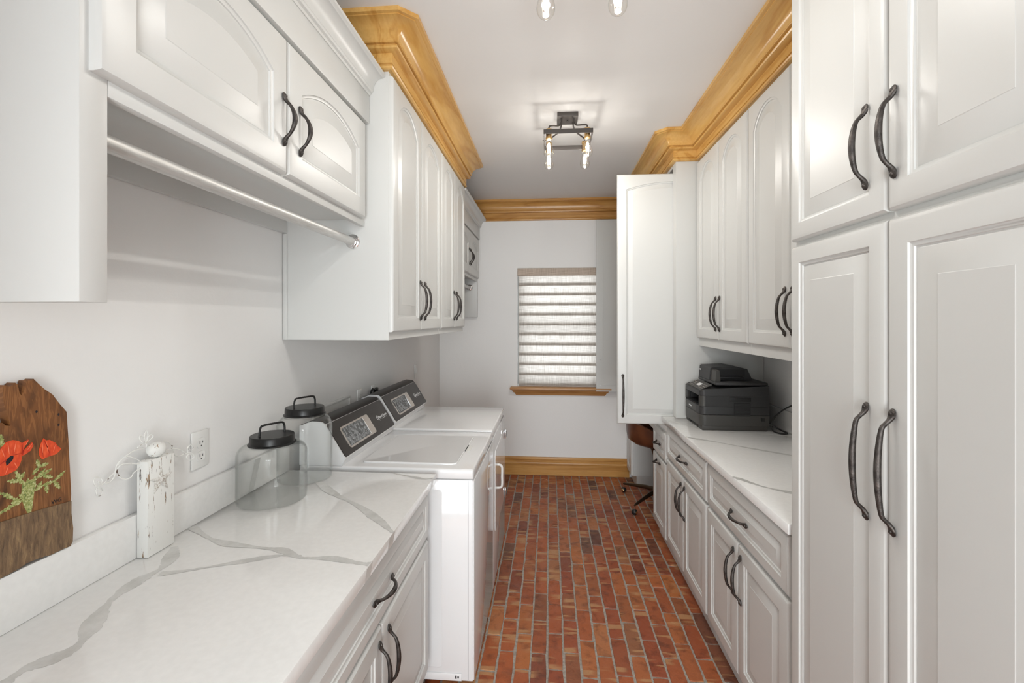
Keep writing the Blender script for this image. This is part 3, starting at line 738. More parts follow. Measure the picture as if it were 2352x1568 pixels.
# ------------------------------------------------------------------ glass jars
def jar(x, y, rad, h, lidr, label):
    r = thing('glass_jar', (x, y, CT), label, 'jar', 'glass jars with black lids')
    z0 = CT + 0.0012
    out = [(rad * 0.86, 0.0), (rad * 0.96, 0.003), (rad, 0.014), (rad, h * 0.45), (rad, h * 0.74), (rad * 0.985, h * 0.80), (rad * 0.93, h * 0.86), (rad * 0.82, h * 0.905), (lidr * 1.0, h * 0.925), (lidr * 0.95, h * 0.95), (lidr * 0.95, h)]
    P = smooth([(a, b_, 0) for a, b_ in out], 4)
    ins = [(max(p[0] - 0.0035, 0.001), min(max(p[1], 0.006), h - 0.001)) for p in P]
    b = MB().lathe([(p[0], p[1]) for p in P], (x, y, z0), 40, cap=False)
    b.lathe(list(reversed(ins)), (x, y, z0), 40, cap=False)
    n = 40
    b.f.append(tuple(reversed(range(n))))
    b.f.append(tuple(range(len(b.v) - n, len(b.v))))
    b.build('glass_body', M['glass'], r)
    zl = z0 + h - 0.018
    lid = MB().lathe([(lidr - 0.004, 0.0), (lidr + 0.004, 0.0), (lidr + 0.0055, 0.002), (lidr + 0.0045, 0.0045), (lidr, 0.007), (lidr - 0.001, 0.029), (lidr - 0.003, 0.032), (lidr * 0.5, 0.0325), (0.002, 0.0325)], (x, y, zl), 40).build('lid', M['black'], r)
    zt = zl + 0.0325; w = lidr * 0.62
    a = R(62); dx, dy = math.cos(a) * w, math.sin(a) * w
    pts = [(-1, 0), (-1, 0.018), (-0.93, 0.031), (-0.75, 0.037), (0, 0.038), (0.75, 0.037), (0.93, 0.031), (1, 0.018), (1, 0)]
    MB().tube(smooth([(x + dx * s, y + dy * s, zt + z - 0.0005) for s, z in pts], 4), 0.0036, 10).build('handle', M['black'], lid)
    return r
jar(-0.982, 1.575, 0.114, 0.215, 0.0735, 'shorter wide glass jar with black handled lid, in front of the taller one')
jar(-0.985, 1.80, 0.104, 0.272, 0.0745, 'taller glass jar with black handled lid, next to the washer')

# ------------------------------------------------------------------ angel figurine
r = thing('angel_figurine', (-1.085, 1.198, CT), 'chipped white wooden block angel with wire wings and tin star', 'figurine')
XA = -1.068
MB().box(-1.0995, XA, 1.154, 1.243, CT + 0.0005, 1.172, 0.0025).build('block', M['chipped'], r)
Hd = [(0.001, -0.021), (0.010, -0.019), (0.019, -0.012), (0.0235, -0.002), (0.0235, 0.006), (0.019, 0.014), (0.010, 0.019), (0.001, 0.0205)]
MB().lathe([(p[0], p[1]) for p in smooth([(a, b_, 0) for a, b_ in Hd], 3)], (-1.082, 1.197, 1.1935), 20, 0.85, 1.05).build('head', M['chipped'], r)
def wire(name, Ls, rad=0.0016, X=-1.09, closed=False):
    b = MB()
    for L in Ls:
        b.tube(smooth([(X + 0.002 * math.sin(i * 0.9), y, z) for i, (y, z) in enumerate(L)], 5), rad, 6)
    return b.build(name, M['wire'], r)
wire('wing', [[(1.1635, 1.2057), (1.1441, 1.2074), (1.1199, 1.2034), (1.1018, 1.1945), (1.0892, 1.1844), (1.0842, 1.1674), (1.0696, 1.1586), (1.0529, 1.1484), (1.0367, 1.1475), (1.031, 1.1517), (1.0277, 1.1617), (1.031, 1.1694), (1.0401, 1.1692), (1.0482, 1.1635), (1.0494, 1.1564), (1.0436, 1.1528), (1.0379, 1.1571), (1.039, 1.16)],
              [(1.0367, 1.1475), (1.0322, 1.1403), (1.0333, 1.131), (1.0401, 1.124), (1.0494, 1.125), (1.0529, 1.1327), (1.0482, 1.1411), (1.0413, 1.1414), (1.0413, 1.1358), (1.0459, 1.133)],
              [(1.0842, 1.1698), (1.0793, 1.1576), (1.0696, 1.1494), (1.0552, 1.1476)],
              [(1.1545, 1.1659), (1.1332, 1.1735), (1.1147, 1.1788), (1.0993, 1.1813), (1.0904, 1.1724), (1.0917, 1.1604), (1.1018, 1.1465), (1.1147, 1.1385), (1.1279, 1.1412), (1.1332, 1.149), (1.1545, 1.155)],
              [(1.0892, 1.1821), (1.1018, 1.1945), (1.1173, 1.197), (1.1332, 1.1888), (1.145, 1.182), (1.156, 1.173)]])
wire('wing', [[(1.2189, 1.204), (1.2289, 1.2059), (1.2447, 1.2004), (1.2609, 1.1842), (1.2658, 1.1695), (1.2708, 1.1574), (1.2842, 1.1481), (1.3049, 1.149), (1.3262, 1.147), (1.3389, 1.1378), (1.3407, 1.1274), (1.3298, 1.1236), (1.3172, 1.1329), (1.3172, 1.1413), (1.328, 1.1423), (1.3334, 1.1351)],
              [(1.235, 1.1735), (1.2415, 1.179), (1.2675, 1.1758), (1.291, 1.1652), (1.3119, 1.1497)],
              [(1.319, 1.1491), (1.3154, 1.1639), (1.3262, 1.1707), (1.3371, 1.1622), (1.3389, 1.1532), (1.3298, 1.1544), (1.3226, 1.1605)]])
wire('bow', [[(1.1735, 1.205), (1.1721, 1.2158), (1.1579, 1.2244), (1.1523, 1.2356), (1.1579, 1.2404), (1.1692, 1.2289), (1.1721, 1.2158)], [(1.1721, 1.2158), (1.1664, 1.237), (1.1721, 1.2493), (1.1778, 1.2392), (1.1749, 1.2225), (1.1721, 1.2158)],
             [(1.1721, 1.2158), (1.1778, 1.2317), (1.1895, 1.2363), (1.1939, 1.2289), (1.1865, 1.222), (1.1721, 1.2158)], [(1.1721, 1.2158), (1.1551, 1.2166), (1.1455, 1.2119), (1.1635, 1.2069)]])
st = [(1.1972, 1.1476), (1.2033, 1.1202), (1.2345, 1.1215), (1.2125, 1.1056), (1.2212, 1.0782), (1.1957, 1.0988), (1.1734, 1.0793), (1.1749, 1.1111), (1.159, 1.1215), (1.1882, 1.119)]
b = MB(); b.v = [(XA + 0.0003, y, z) for y, z in st] + [(XA + 0.006, 1.1965, 1.109)] + [(XA + 0.0012, y, z) for y, z in st]
b.f = [tuple(range(10))] + [(i, (i + 1) % 10, 11 + (i + 1) % 10, 11 + i) for i in range(10)] + [(11 + i, 11 + (i + 1) % 10, 10) for i in range(10)]
b.build('star', M['star'], r, sharp=5)

# ------------------------------------------------------------------ painted wooden board
r = thing('painted_board', (-1.10, 0.85, 1.0305), 'rough-topped cedar board painted with red poppies, leaning on the left backsplash', 'wall art')
DZ = 0.0146
OUT = [(0.72, 1.04), (0.80, 1.0345), (0.8432, 1.0323), (0.857, 1.0328), (0.8784, 1.0349), (0.8907, 1.0382), (0.9164, 1.0363), (0.9392, 1.032), (0.9661, 1.0321), (0.9793, 1.0302), (0.9852, 1.0396), (0.9861, 1.07), (0.9822, 1.1055), (0.9822, 1.1331)]
UP = [(0.9837, 1.1479), (0.9808, 1.2103), (0.9778, 1.2724), (0.9734, 1.3405), (0.9574, 1.3632), (0.9434, 1.3849), (0.927, 1.3992), (0.9124, 1.4157), (0.9055, 1.4243), (0.9008, 1.4206), (0.8932, 1.4225), (0.8883, 1.405), (0.8826, 1.392), (0.8789, 1.399), (0.876, 1.4164), (0.8712, 1.4207), (0.8664, 1.415), (0.8605, 1.4139), (0.8547, 1.4175), (0.8489, 1.4188), (0.8505, 1.3863), (0.8542, 1.3694), (0.8593, 1.3494), (0.8628, 1.3337), (0.8547, 1.3356), (0.85, 1.342), (0.8432, 1.3448), (0.80, 1.35), (0.76, 1.337), (0.725, 1.33)]
SPL = [(0.71, 1.150), (0.8432, 1.1445), (0.8784, 1.143), (0.9111, 1.1407), (0.9822, 1.1337)]
SH = 0.0004                                             # lift so that the lowest splinters rest on the splash
def plane_poly(poly, x0, x1): return MB().prism([(y, max(z, 1.0305) + SH) for y, z in poly], (0, 0, 0), (0, 1, 0), (0, 0, 1), (1, 0, 0), x0, x1)
# scale about the splash keeps the picture's proportions
bd = plane_poly(SPL + UP, -1.1185, -1.099).build('board', M['barn'], r)
plane_poly(OUT + list(reversed(SPL)), -1.1185, -1.0965).build('bark_edge', M['barn_low'], r)
def paint(name, poly, x, m, parent): return MB().prism([(y, z + SH) for y, z in poly], (0, 0, 0), (0, 1, 0), (0, 0, 1), (1, 0, 0), -1.0989, x).build(name, M[m], parent)
def tail(poly, dx=-0.0): return poly
fl = paint('poppy_petal', [(0.80, 1.2595), (0.8523, 1.2646), (0.8688, 1.2733), (0.8809, 1.2726), (0.8828, 1.2609), (0.8784, 1.2484), (0.8712, 1.2396), (0.857, 1.2361), (0.8478, 1.2357), (0.82, 1.241), (0.803, 1.248)], -1.0978, 'poppy', r)
paint('poppy_petal', [(0.81, 1.2680), (0.82, 1.282), (0.8343, 1.2827), (0.8432, 1.2874), (0.8478, 1.2955), (0.8558, 1.3028), (0.8664, 1.3036), (0.876, 1.2997), (0.8821, 1.294), (0.8845, 1.2841), (0.8809, 1.2726), (0.8688, 1.272), (0.857, 1.2686), (0.8478, 1.2579), (0.8365, 1.2562)], -1.0980, 'poppy', r)
paint('poppy_petal', [(0.8809, 1.2921), (0.8945, 1.2975), (0.8963, 1.295), (0.8883, 1.2845), (0.8845, 1.2758), (0.9021, 1.2901), (0.9047, 1.2829), (0.8996, 1.2729), (0.8895, 1.2674), (0.8821, 1.2662)], -1.0982, 'poppy', r)
def stroke(name, y0, z0, y1, z1, w, x, m):
    dy, dz = y1 - y0, z1 - z0; L = math.hypot(dy, dz); a, c = -dz / L * w, dy / L * w
    P = [(y0, z0), (y0 + dy * 0.4 + a, z0 + dz * 0.4 + c), (y1, z1), (y0 + dy * 0.5 - a, z0 + dz * 0.5 - c)]
    return MB().prism([(p, q + SH) for p, q in P], (0, 0, 0), (0, 1, 0), (0, 0, 1), (1, 0, 0), -1.0985, x).build(name, M[m], r)
for q in ((0.868, 1.2725, 0.838, 1.2575, 0.0012), (0.8815, 1.272, 0.8665, 1.2725, 0.0009), (0.8825, 1.293, 0.884, 1.268, 0.0009), (0.886, 1.279, 0.884, 1.267, 0.0007), (0.925, 1.29, 0.937, 1.256, 0.0007), (0.919, 1.275, 0.924, 1.25, 0.0006)):
    stroke('petal_shadow', *q, -1.0974, 'poppy_dark')
for q in ((0.86, 1.276, 0.857, 1.300, 0.0009), (0.868, 1.275, 0.872, 1.300, 0.0008), (0.852, 1.272, 0.846, 1.291, 0.0007), (0.858, 1.252, 0.853, 1.238, 0.0008), (0.868, 1.258, 0.874, 1.244, 0.0008), (0.845, 1.258, 0.833, 1.245, 0.0008), (0.890, 1.287, 0.8945, 1.296, 0.0006), (0.893, 1.276, 0.902, 1.287, 0.0006), (0.933, 1.258, 0.930, 1.283, 0.0007), (0.944, 1.258, 0.948, 1.272, 0.0007), (0.922, 1.256, 0.923, 1.284, 0.0006)):
    stroke('petal_highlight', *q, -1.0974, 'poppy_light')
MB().prism([(y, z + SH) for y, z in [(0.8535, 1.2629), (0.8558, 1.2676), (0.8628, 1.2723), (0.8671, 1.2705), (0.8664, 1.2645), (0.8605, 1.2581), (0.8547, 1.2544)]], (0, 0, 0), (0, 1, 0), (0, 0, 1), (1, 0, 0), -1.0979, -1.0972).build('poppy_centre', M['ink'], r)
paint('poppy_bud', [(0.9156, 1.2684), (0.919, 1.2819), (0.9243, 1.2927), (0.9297, 1.2864), (0.9365, 1.2861), (0.949, 1.2763), (0.9546, 1.2665), (0.9617, 1.26), (0.956, 1.2541), (0.949, 1.2502), (0.9351, 1.2498), (0.9217, 1.2473), (0.9164, 1.2567)], -1.0980, 'poppy', r)
LV = [((0.9008, 1.1478), (0.8907, 1.1828)), ((0.8907, 1.1828), (0.8945, 1.2152)), ((0.9085, 1.1847), (0.9243, 1.1905)), ((0.9243, 1.1905), (0.9462, 1.1917)), ((0.9462, 1.1917), (0.9704, 1.2075)), ((0.9462, 1.1902), (0.9589, 1.1707)), ((0.9297, 1.1901), (0.9324, 1.1701)), ((0.9034, 1.2207), (0.9164, 1.2337)), ((0.9164, 1.2337), (0.9111, 1.2496)), ((0.9164, 1.2337), (0.9351, 1.2351)), ((0.9111, 1.2095), (0.9284, 1.2255)), ((0.9164, 1.2106), (0.942, 1.2212)), ((0.9243, 1.2108), (0.9434, 1.2015)), ((0.8833, 1.2079), (0.8712, 1.2396)), ((0.8784, 1.2151), (0.857, 1.2225)), ((0.8784, 1.2179), (0.8883, 1.2313)), ((0.8809, 1.1698), (0.8664, 1.1837)), ((0.8664, 1.1837), (0.8466, 1.202)), ((0.8784, 1.168), (0.864, 1.1764)), ((0.8712, 1.1709), (0.8432, 1.1619)), ((0.8907, 1.1659), (0.8784, 1.1874)), ((0.9111, 1.1866), (0.9217, 1.2001)), ((0.9034, 1.1951), (0.9085, 1.2161)), ((0.8958, 1.195), (0.8833, 1.2134)), ((0.8478, 1.3009), (0.8455, 1.3202)), ((0.8523, 1.2943), (0.8432, 1.3048)), ((0.85, 1.165), (0.82, 1.15)), ((0.846, 1.20), (0.82, 1.215))]
rnd = random.Random(3)
for (y0, z0), (y1, z1) in LV:
    dy, dz = y1 - y0, z1 - z0; L = math.hypot(dy, dz); uy, uz = dy / L, dz / L
    top, bot = [], []
    for k in range(9):
        t = k / 8; wv = 0.0036 * math.sin(PI * min(1, t * 0.9 + 0.1)) * (1.25 if k % 2 else 0.55) + 0.0007
        top.append((y0 + dy * t - uz * wv + uy * 0.001 * (k % 2), z0 + dz * t + uy * wv)); bot.append((y0 + dy * t + uz * wv, z0 + dz * t - uy * wv + uz * 0.001 * (k % 2)))
    paint('painted_leaf', top + bot[::-1], -1.0984 + rnd.uniform(0, 0.0003), 'leaf', r)
paint('painted_stem', [(0.884, 1.205), (0.8932, 1.2112), (0.9055, 1.2104), (0.9108, 1.1971), (0.9065, 1.1818), (0.904, 1.16), (0.9008, 1.1393), (0.8965, 1.1363), (0.8878, 1.1567), (0.8814, 1.1819)], -1.0987, 'leaf', r)
MB().text('WG', 0.0125, (-1.0988, 0.9406, 1.1455 + SH - 0.004), (0, 1, 0), (0, 0, 1), (1, 0, 0), 0.0003).build('initials', M['ink'], r)
for y, z in ((0.9111, 1.3528), (0.956, 1.338), (0.956, 1.3146)):
    MB().prism([(y + 0.0022 * math.cos(a), z + SH + 0.003 * math.sin(a)) for a in [k * PI / 4 for k in range(8)]], (0, 0, 0), (0, 1, 0), (0, 0, 1), (1, 0, 0), -1.0989, -1.0986).build('knot', M['ink'], bd)

# ------------------------------------------------------------------ right side: pantry, uppers, hutch, base cabinets, worktop
XP = 0.741
pa = thing('pantry_cabinet', (1.05, 1.06, 0), 'tall floor-to-ceiling grey pantry cabinet filling the right edge', 'cabinet')
MB().box(XP + T, RW - 0.003, 0.62, 1.508, 0.10, CEIL - 0.002, 0.001, 1).build('body', M['paint'], pa)
MB().box(XP + 0.07, RW - 0.003, 0.622, 1.506, 0.001, 0.0998).build('toe_kick', M['paint'], pa)
door(pa, 'R', XP, 1.092, 1.498, 1.790, 2.66, 1.149, 1.955, 0.20, s=0.05, rise=0.0, bev=0.04)
door(pa, 'R', XP, 0.672, 1.086, 1.790, 2.66, 1.060, 1.955, 0.20, s=0.06, rise=0.0, bev=0.055)
door(pa, 'R', XP, 1.092, 1.498, 0.13, 1.772, 1.147, 1.221, 0.275, s=0.05, rise=0.0, bev=0.04)
door(pa, 'R', XP, 0.672, 1.086, 0.13, 1.772, 1.063, 1.221, 0.275, s=0.06, rise=0.0, bev=0.055)

for y0, y1, lab, ds in ((2.311, HY - 0.002, 'grey two-door wall cabinet above the printer', ((2.318, 2.694, 2.668), (2.700, 3.075, 2.728))),
                        (1.52, 2.310, 'grey wall cabinet between the pantry and the one above the printer', ((1.53, 1.914, 1.887), (1.920, 2.304, 1.948)))):
    q = thing('wall_cabinet', (RW, (y0 + y1) / 2, 1.385), lab, 'cabinet')
    MB().box(UX, RW - 0.003, y0, y1, 1.385, CEIL - 0.002, 0.001, 1).build('body', M['paint'], q)
    for d0, d1, hy in ds:
        door(q, 'R', UX - T, d0, d1, 1.436, 2.565, hy, 1.585, 0.20, s=0.058, rise=0.085, bev=0.042)

# hutch over the desk, both end doors standing open
hu = thing('desk_hutch', (1.09, 3.87, 0.842), 'tall grey desk hutch with two pocket doors pulled out into the aisle', 'cabinet')
HT = CEIL - 0.002
MB().box(HX, RW - 0.003, HY, HY + 0.02, 0.9155, HT).build('side_panel', M['paint'], hu)
MB().box(HX, RW - 0.003, BW - 0.024, BW - 0.004, 0.8425, HT).build('side_panel', M['paint'], hu)
MB().box(RW - 0.018, RW - 0.003, 3.1375, BW - 0.0245, 0.8425, HT).build('back_panel', M['inside'], hu)
MB().box(HX, RW - 0.0185, HY + 0.0205, BW - 0.0245, 2.56, HT).build('top_panel', M['paint'], hu)
for z in (1.35, 1.75, 2.15):
    MB().box(HX + 0.03, RW - 0.0185, 3.20, 4.57, z, z + 0.02).build('shelf', M['inside'], hu)
MB().box(HX, HX + 0.02, HY + 0.0205, 3.1372, 0.9155, 2.5595).box(HX, HX + 0.02, 3.1372, 3.163, 0.8425, 2.5595).build('stile', M['paint'], hu)
MB().box(HX, HX + 0.02, 4.612, BW - 0.0245, 0.8425, 2.5595).build('stile', M['paint'], hu)
def pocket_door(x0, y, front_to_camera):               # half pushed back into its pocket at the end of the hutch
    w = 0.72
    o = world_of(hu); me = door_mesh(w, 1.677, 0.06, 0.047, 0.024, back=True)
    if front_to_camera: ob = place('door', me, hu, Vector((x0, y, 0.853)) - o, (0, 0, 0)); lx = 0.036
    else: ob = place('door', me, hu, Vector((x0 + w, y, 0.853)) - o, (0, 0, PI)); lx = w - 0.036
    place('handle', handle_mesh(0.29), ob, (lx, -T, 0.19))
    return ob
pocket_door(0.455, 3.165 + T, True)
fd = pocket_door(0.456, 4.585, False)
for zz in (0.06, 0.31):
    me = MB().loops([[(0.684 + q * math.cos(k * PI / 5), yy, zz + q * math.sin(k * PI / 5)) for k in range(10)] for q, yy in ((0.004, 0.0003), (0.003, 0.0022))]).mesh('screw', M['chrome'])
    place('screw', me, fd, (0, 0, 0))

XRB = 0.757
rb = dict(dz=(0.665, 0.86), doorz=(0.115, 0.648))
base_unit('R', 1.512, 2.310, 'grey base cabinet with wide drawer and two doors beside the pantry', XRB, [(1.545, 2.302, 1.925)], [(1.545, 1.937, 1.905), (1.945, 2.302, 1.978)], **rb)
base_unit('R', 2.312, 3.100, 'grey base cabinet with drawer and two doors below the printer', XRB, [(2.325, 3.085, 2.70)], [(2.325, 2.702, 2.672), (2.710, 3.085, 2.742)], **rb)
base_unit('R', 3.102, 3.490, 'narrow grey base cabinet with drawer and tall pull-out next to the desk chair', XRB, [(3.118, 3.478, 3.30)], [(3.118, 3.478, 3.30)], zt=0.804, dz=(0.612, 0.795), doorz=(0.105, 0.598), pull_y=0.565)
dc = base_unit('R', 4.385, BW - 0.004, 'far grey base cabinet between the desk chair and the window wall', XRB, [], [(4.40, 4.635, None)], zt=0.804, doorz=(0.10, 0.79))
dk = thing('desk', (1.06, 3.9, 0.805), 'white quartz desk top lower than the worktop, under the hutch', 'desk')
MB().box(0.776, RW - 0.003, 3.1375, BW - 0.004, 0.8055, 0.8415, 0.002).build('slab', M['quartz'], dk)
MB().box(XRB + 0.02, XRB + 0.04, 3.4905, 4.3845, 0.735, 0.8052, 0.002).build('apron', M['paint'], dk)
rc = thing('countertop', (1.05, 2.32, CT - CTH), 'white quartz worktop with grey veins under the printer', 'countertop')
MB().box(XP, RW - 0.003, 1.511, 3.136, CT - CTH, CT, 0.002).build('slab', M['quartz'], rc)
MB().box(RW - 0.022, RW - 0.003, 1.511, HY - 0.001, CT + 0.0002, 1.030, 0.0015).build('backsplash', M['quartz'], rc)
for k, (q, wd) in enumerate((('r1', 0.012), ('r2', 0.012), ('r3', 0.014))):
    vein(rc, VN[q], wd, CT + 0.0003 + 0.00012 * k, 10 + k)

# ------------------------------------------------------------------ printer
pr = thing('printer', (1.06, 2.92, CT), 'charcoal multifunction laser printer on the right worktop', 'printer')
PX0, PX1, PY0, PY1 = 0.868, 1.252, 2.757, 3.074
zb = CT + 0.0008
def front_round(x0, x1, y0, y1, rr, n=5):
    P = [(x1, y0), (x1, y1)]
    for cx, cy, a in ((x0 + rr, y1 - rr, 90), (x0 + rr, y0 + rr, 180)):
        for k in range(n + 1):
            t = R(a + 90 * k / n); P.append((cx + rr * math.cos(t), cy + rr * math.sin(t)))
    return P
def slabz(poly, z0, z1, bev=0.004):
    cx = sum(p[0] for p in poly) / len(poly); cy = sum(p[1] for p in poly) / len(poly)
    def sh(d): return [(p[0] + (cx - p[0]) * d / 0.2, p[1] + (cy - p[1]) * d / 0.16) for p in poly]
    return MB().loops([[(x, y, z) for x, y in q] for q, z in ((sh(bev), z0), (poly, z0 + bev), (poly, z1 - bev), (sh(bev), z1))])
poly = front_round(PX0, PX1, PY0, PY1, 0.035)
tr = slabz(poly, zb + 0.024, 1.003, 0.002).build('paper_tray', M['printer_warm'], pr)
MB().box(PX0 + 0.012, PX1 - 0.01, PY0 + 0.003, PY0 + 0.075, zb, zb + 0.0262, 0.002).box(PX0 + 0.012, PX1 - 0.01, PY1 - 0.06, PY1 - 0.003, zb, zb + 0.0262, 0.002).build('foot_rail', M['printer_warm'], pr)
slabz(poly, 1.0045, 1.052, 0.002).build('lower_body', M['printer'], pr)
b = MB().box(PX0 + 0.16, PX1, PY0, PY1, 1.0522, 1.112)
b.box(PX0 + 0.03, PX0 + 0.1598, PY0, PY0 + 0.055, 1.0522, 1.112).box(PX0 + 0.03, PX0 + 0.1598, PY1 - 0.03, PY1, 1.0522, 1.112)
b.build('upper_body', M['printer'], pr)
MB().loops([[(x, y, z) for x, y in front_round(PX0, PX0 + 0.0298, PY0, PY0 + 0.045, 0.028)[:2] + front_round(PX0, PX0 + 0.0298, PY0, PY0 + 0.045, 0.028)[8:]] for z in (1.0522, 1.112)]).build('corner_post', M['printer_warm'], pr)
MB().box(PX0 + 0.006, PX0 + 0.03, PY1 - 0.022, PY1 - 0.001, 1.0522, 1.112, 0.003).build('corner_post', M['printer_warm'], pr)
MB().loops([[(PX0 + 0.012, y, 1.0525), (PX0 + 0.155, y, 1.0525), (PX0 + 0.155, y, 1.056), (PX0 + 0.07, y, 1.061), (PX0 + 0.012, y, 1.055)] for y in (PY0 + 0.06, PY1 - 0.035)]).build('output_tray', M['printer_dark'], pr)
MB().prism(rrect(2.835, 3.03, 1.012, 1.046, 0.004), (PX0, 0, 0), (0, 1, 0), (0, 0, 1), (-1, 0, 0), 0.0002, 0.0015).build('bypass_door', M['printer_warm'], pr)
MB().text('brother', 0.016, (PX0 - 0.0022, 2.965, 1.023), (0, -1, 0), (0, 0, 1), (-1, 0, 0)).build('lettering', M['print'], pr)
# scanner section with sloping operating panel
sc = front_round(PX0, PX1, PY0, PY1, 0.03)
Ls = [[(x, y, 1.1128) for x, y in sc], [(x, y, 1.116) for x, y in sc], [(x, y, 1.137 + (0.036 * min(1, max(0, (x - PX0) / 0.085)))) for x, y in sc]]
MB().loops(Ls).build('scanner_body', M['printer'], pr)
pn = MB().loops([[(PX0 + 0.010, PY0 + 0.03, 1.1415 + d), (PX0 + 0.010, PY1 - 0.03, 1.1415 + d), (PX0 + 0.078, PY1 - 0.03, 1.1705 + d), (PX0 + 0.078, PY0 + 0.03, 1.1705 + d)] for d in (0.0008, 0.0028)]).build('operating_panel', M['printer_warm'], pr)
sl = Vector((0.068, 0, 0.029)).normalized(); nn = Vector((-sl.z, 0, sl.x)); o3 = Vector((PX0 + 0.010, 0, 1.1447))
MB().prism(rrect(-2.945, -2.885, 0.025, 0.052, 0.002), o3, (0, -1, 0), sl, nn, 0.0002, 0.0012).build('display', M['print'], pn)
b = MB(); rnd = random.Random(2)
for i in range(4):
    for j in range(3):
        for y00 in (2.80, 2.965):
            yy, tt = y00 + i * 0.019, 0.016 + j * 0.016
            b.prism([(-yy + 0.004 * math.cos(a), tt + 0.003 * math.sin(a)) for a in [k * PI / 3 for k in range(6)]], o3, (0, -1, 0), sl, nn, 0.0002, 0.0016)
b.build('button_set', M['taupe'], pn)
MB().box(PX0 + 0.086, PX1 - 0.004, PY0 + 0.004, PY1 - 0.004, 1.1735, 1.191, 0.005).build('scanner_lid', M['printer'], pr)
ad = MB().loops([[(x, y, z) for x, z in ((PX0 + 0.088, 1.1915), (PX0 + 0.096, 1.262), (PX0 + 0.106, 1.268), (PX1 - 0.155, 1.274), (PX1 - 0.075, 1.258), (PX1 - 0.045, 1.1915))] for y in (PY0 + 0.115, PY1 - 0.006)]).build('document_feeder', M['printer'], pr)
MB().box(PX0 + 0.125, PX1 - 0.11, PY0 + 0.075, PY0 + 0.1145, 1.205, 1.214, 0.002).build('feed_tray', M['printer_dark'], ad)
MB().box(PX0 + 0.12, PX1 - 0.09, PY0 + 0.1125, PY0 + 0.1147, 1.2155, 1.256).build('feed_mouth', M['printer_dark'], ad)
MB().loops([[(x, y, z) for x, z in ((PX0 + 0.095, 1.1915), (PX0 + 0.101, 1.255), (PX0 + 0.118, 1.258), (PX0 + 0.124, 1.1915))] for y in (PY0 + 0.03, PY0 + 0.1148)]).build('feeder_cheek', M['printer_warm'], ad)
MB().text('DCP', 0.014, (PX0 + 0.0855, 3.04, 1.236), (0, -1, 0), (0, 0, 1), (-1, 0, 0.05)).build('lettering', M['print'], ad)
vb = MB().prism(rrect(1.055, 1.148, 1.032 - 0.034, 1.075, 0.004), (0, PY0, 0), (1, 0, 0), (0, 0, 1), (0, -1, 0), 0.0001, 0.0012).build('vent_panel', M['printer_dark'], pr)
for k in range(9):
    MB().box(1.060, 1.143, PY0 - 0.0035, PY0 - 0.0013, 1.003 + k * 0.0078, 1.0065 + k * 0.0078).build('vent_slat', M['printer'], vb)
MB().box(1.035, 1.15, PY0 - 0.003, PY0 - 0.0002, 1.082, 1.105, 0.001).build('grip_recess', M['printer_dark'], pr)
MB().prism(rrect(1.206, 1.226, 0.972, 0.99, 0.002), (0, PY0, 0), (1, 0, 0), (0, 0, 1), (0, -1, 0), 0.0002, 0.003).build('power_switch', M['printer_dark'], pr)
cab = MB().tube(smooth([(1.246, 2.768, 0.955), (1.262, 2.75, 0.95), (1.290, 2.73, 0.935), (1.318, 2.735, 0.921), (1.322, 2.70, 0.9185), (1.29, 2.69, 0.9185), (1.265, 2.73, 0.921), (1.262, 2.752, 0.945), (1.272, 2.75, 0.99), (1.295, 2.71, 1.04), (1.318, 2.64, 1.085), (1.333, 2.575, 1.10), (1.345, 2.56, 1.103)], 6), 0.004, 8).build('power_cord', M['rubber'], pr)
MB().box(1.338, 1.3625, 2.545, 2.575, 1.085, 1.115, 0.005).build('plug', M['rubber'], cab)
outlet(2.56, 1.125, 'white outlet on the right wall with the printer plug', side='R')

# ------------------------------------------------------------------ desk chair
ch = thing('desk_chair', (0.915, 4.0, 0), 'brown leather tub chair on brass castors tucked under the desk', 'chair')
CX, CY = 0.915, 4.0
def rim(th):                                           # high around the back (toward -X), low at the front
    return 0.575 + 0.135 * max(0.0, -math.cos(th)) ** 0.6 + 0.02 * abs(math.sin(th))
def shell(off, z_off):
    Ls = []
    for s in [0.0, 0.18, 0.36, 0.54, 0.72, 0.86, 1.0]:
        L = []
        for k in range(32):
            th = 2 * PI * k / 32
            q = math.sin(min(1, s / 0.66) * PI / 2) ** 0.85
            rr = (0.25 + 0.02 * max(0, s - 0.66) - off) * q + 0.0005
            z = 0.492 + z_off + (rim(th) - 0.492 - z_off) * (s ** 2.1)
            L.append((CX + rr * 1.04 * math.cos(th), CY + rr * math.sin(th), z))
        Ls.append(L)
    return Ls
b = MB(); A_ = shell(0, 0); B_ = shell(0.022, 0.035)
b.loops(A_ + B_[::-1], True, True)
b.build('seat_shell', M['leather'], ch, sharp=60)
MB().lathe([(0.001, 0.0), (0.15, 0.0), (0.19, 0.01), (0.20, 0.03), (0.18, 0.05), (0.001, 0.058)], (CX + 0.01, CY, 0.535), 28).build('cushion', M['leather'], ch)
MB().lathe([(0.045, 0.09), (0.045, 0.13), (0.026, 0.14), (0.024, 0.34), (0.06, 0.46), (0.09, 0.49)], (CX, CY, 0), 20).build('column', M['antique'], ch)
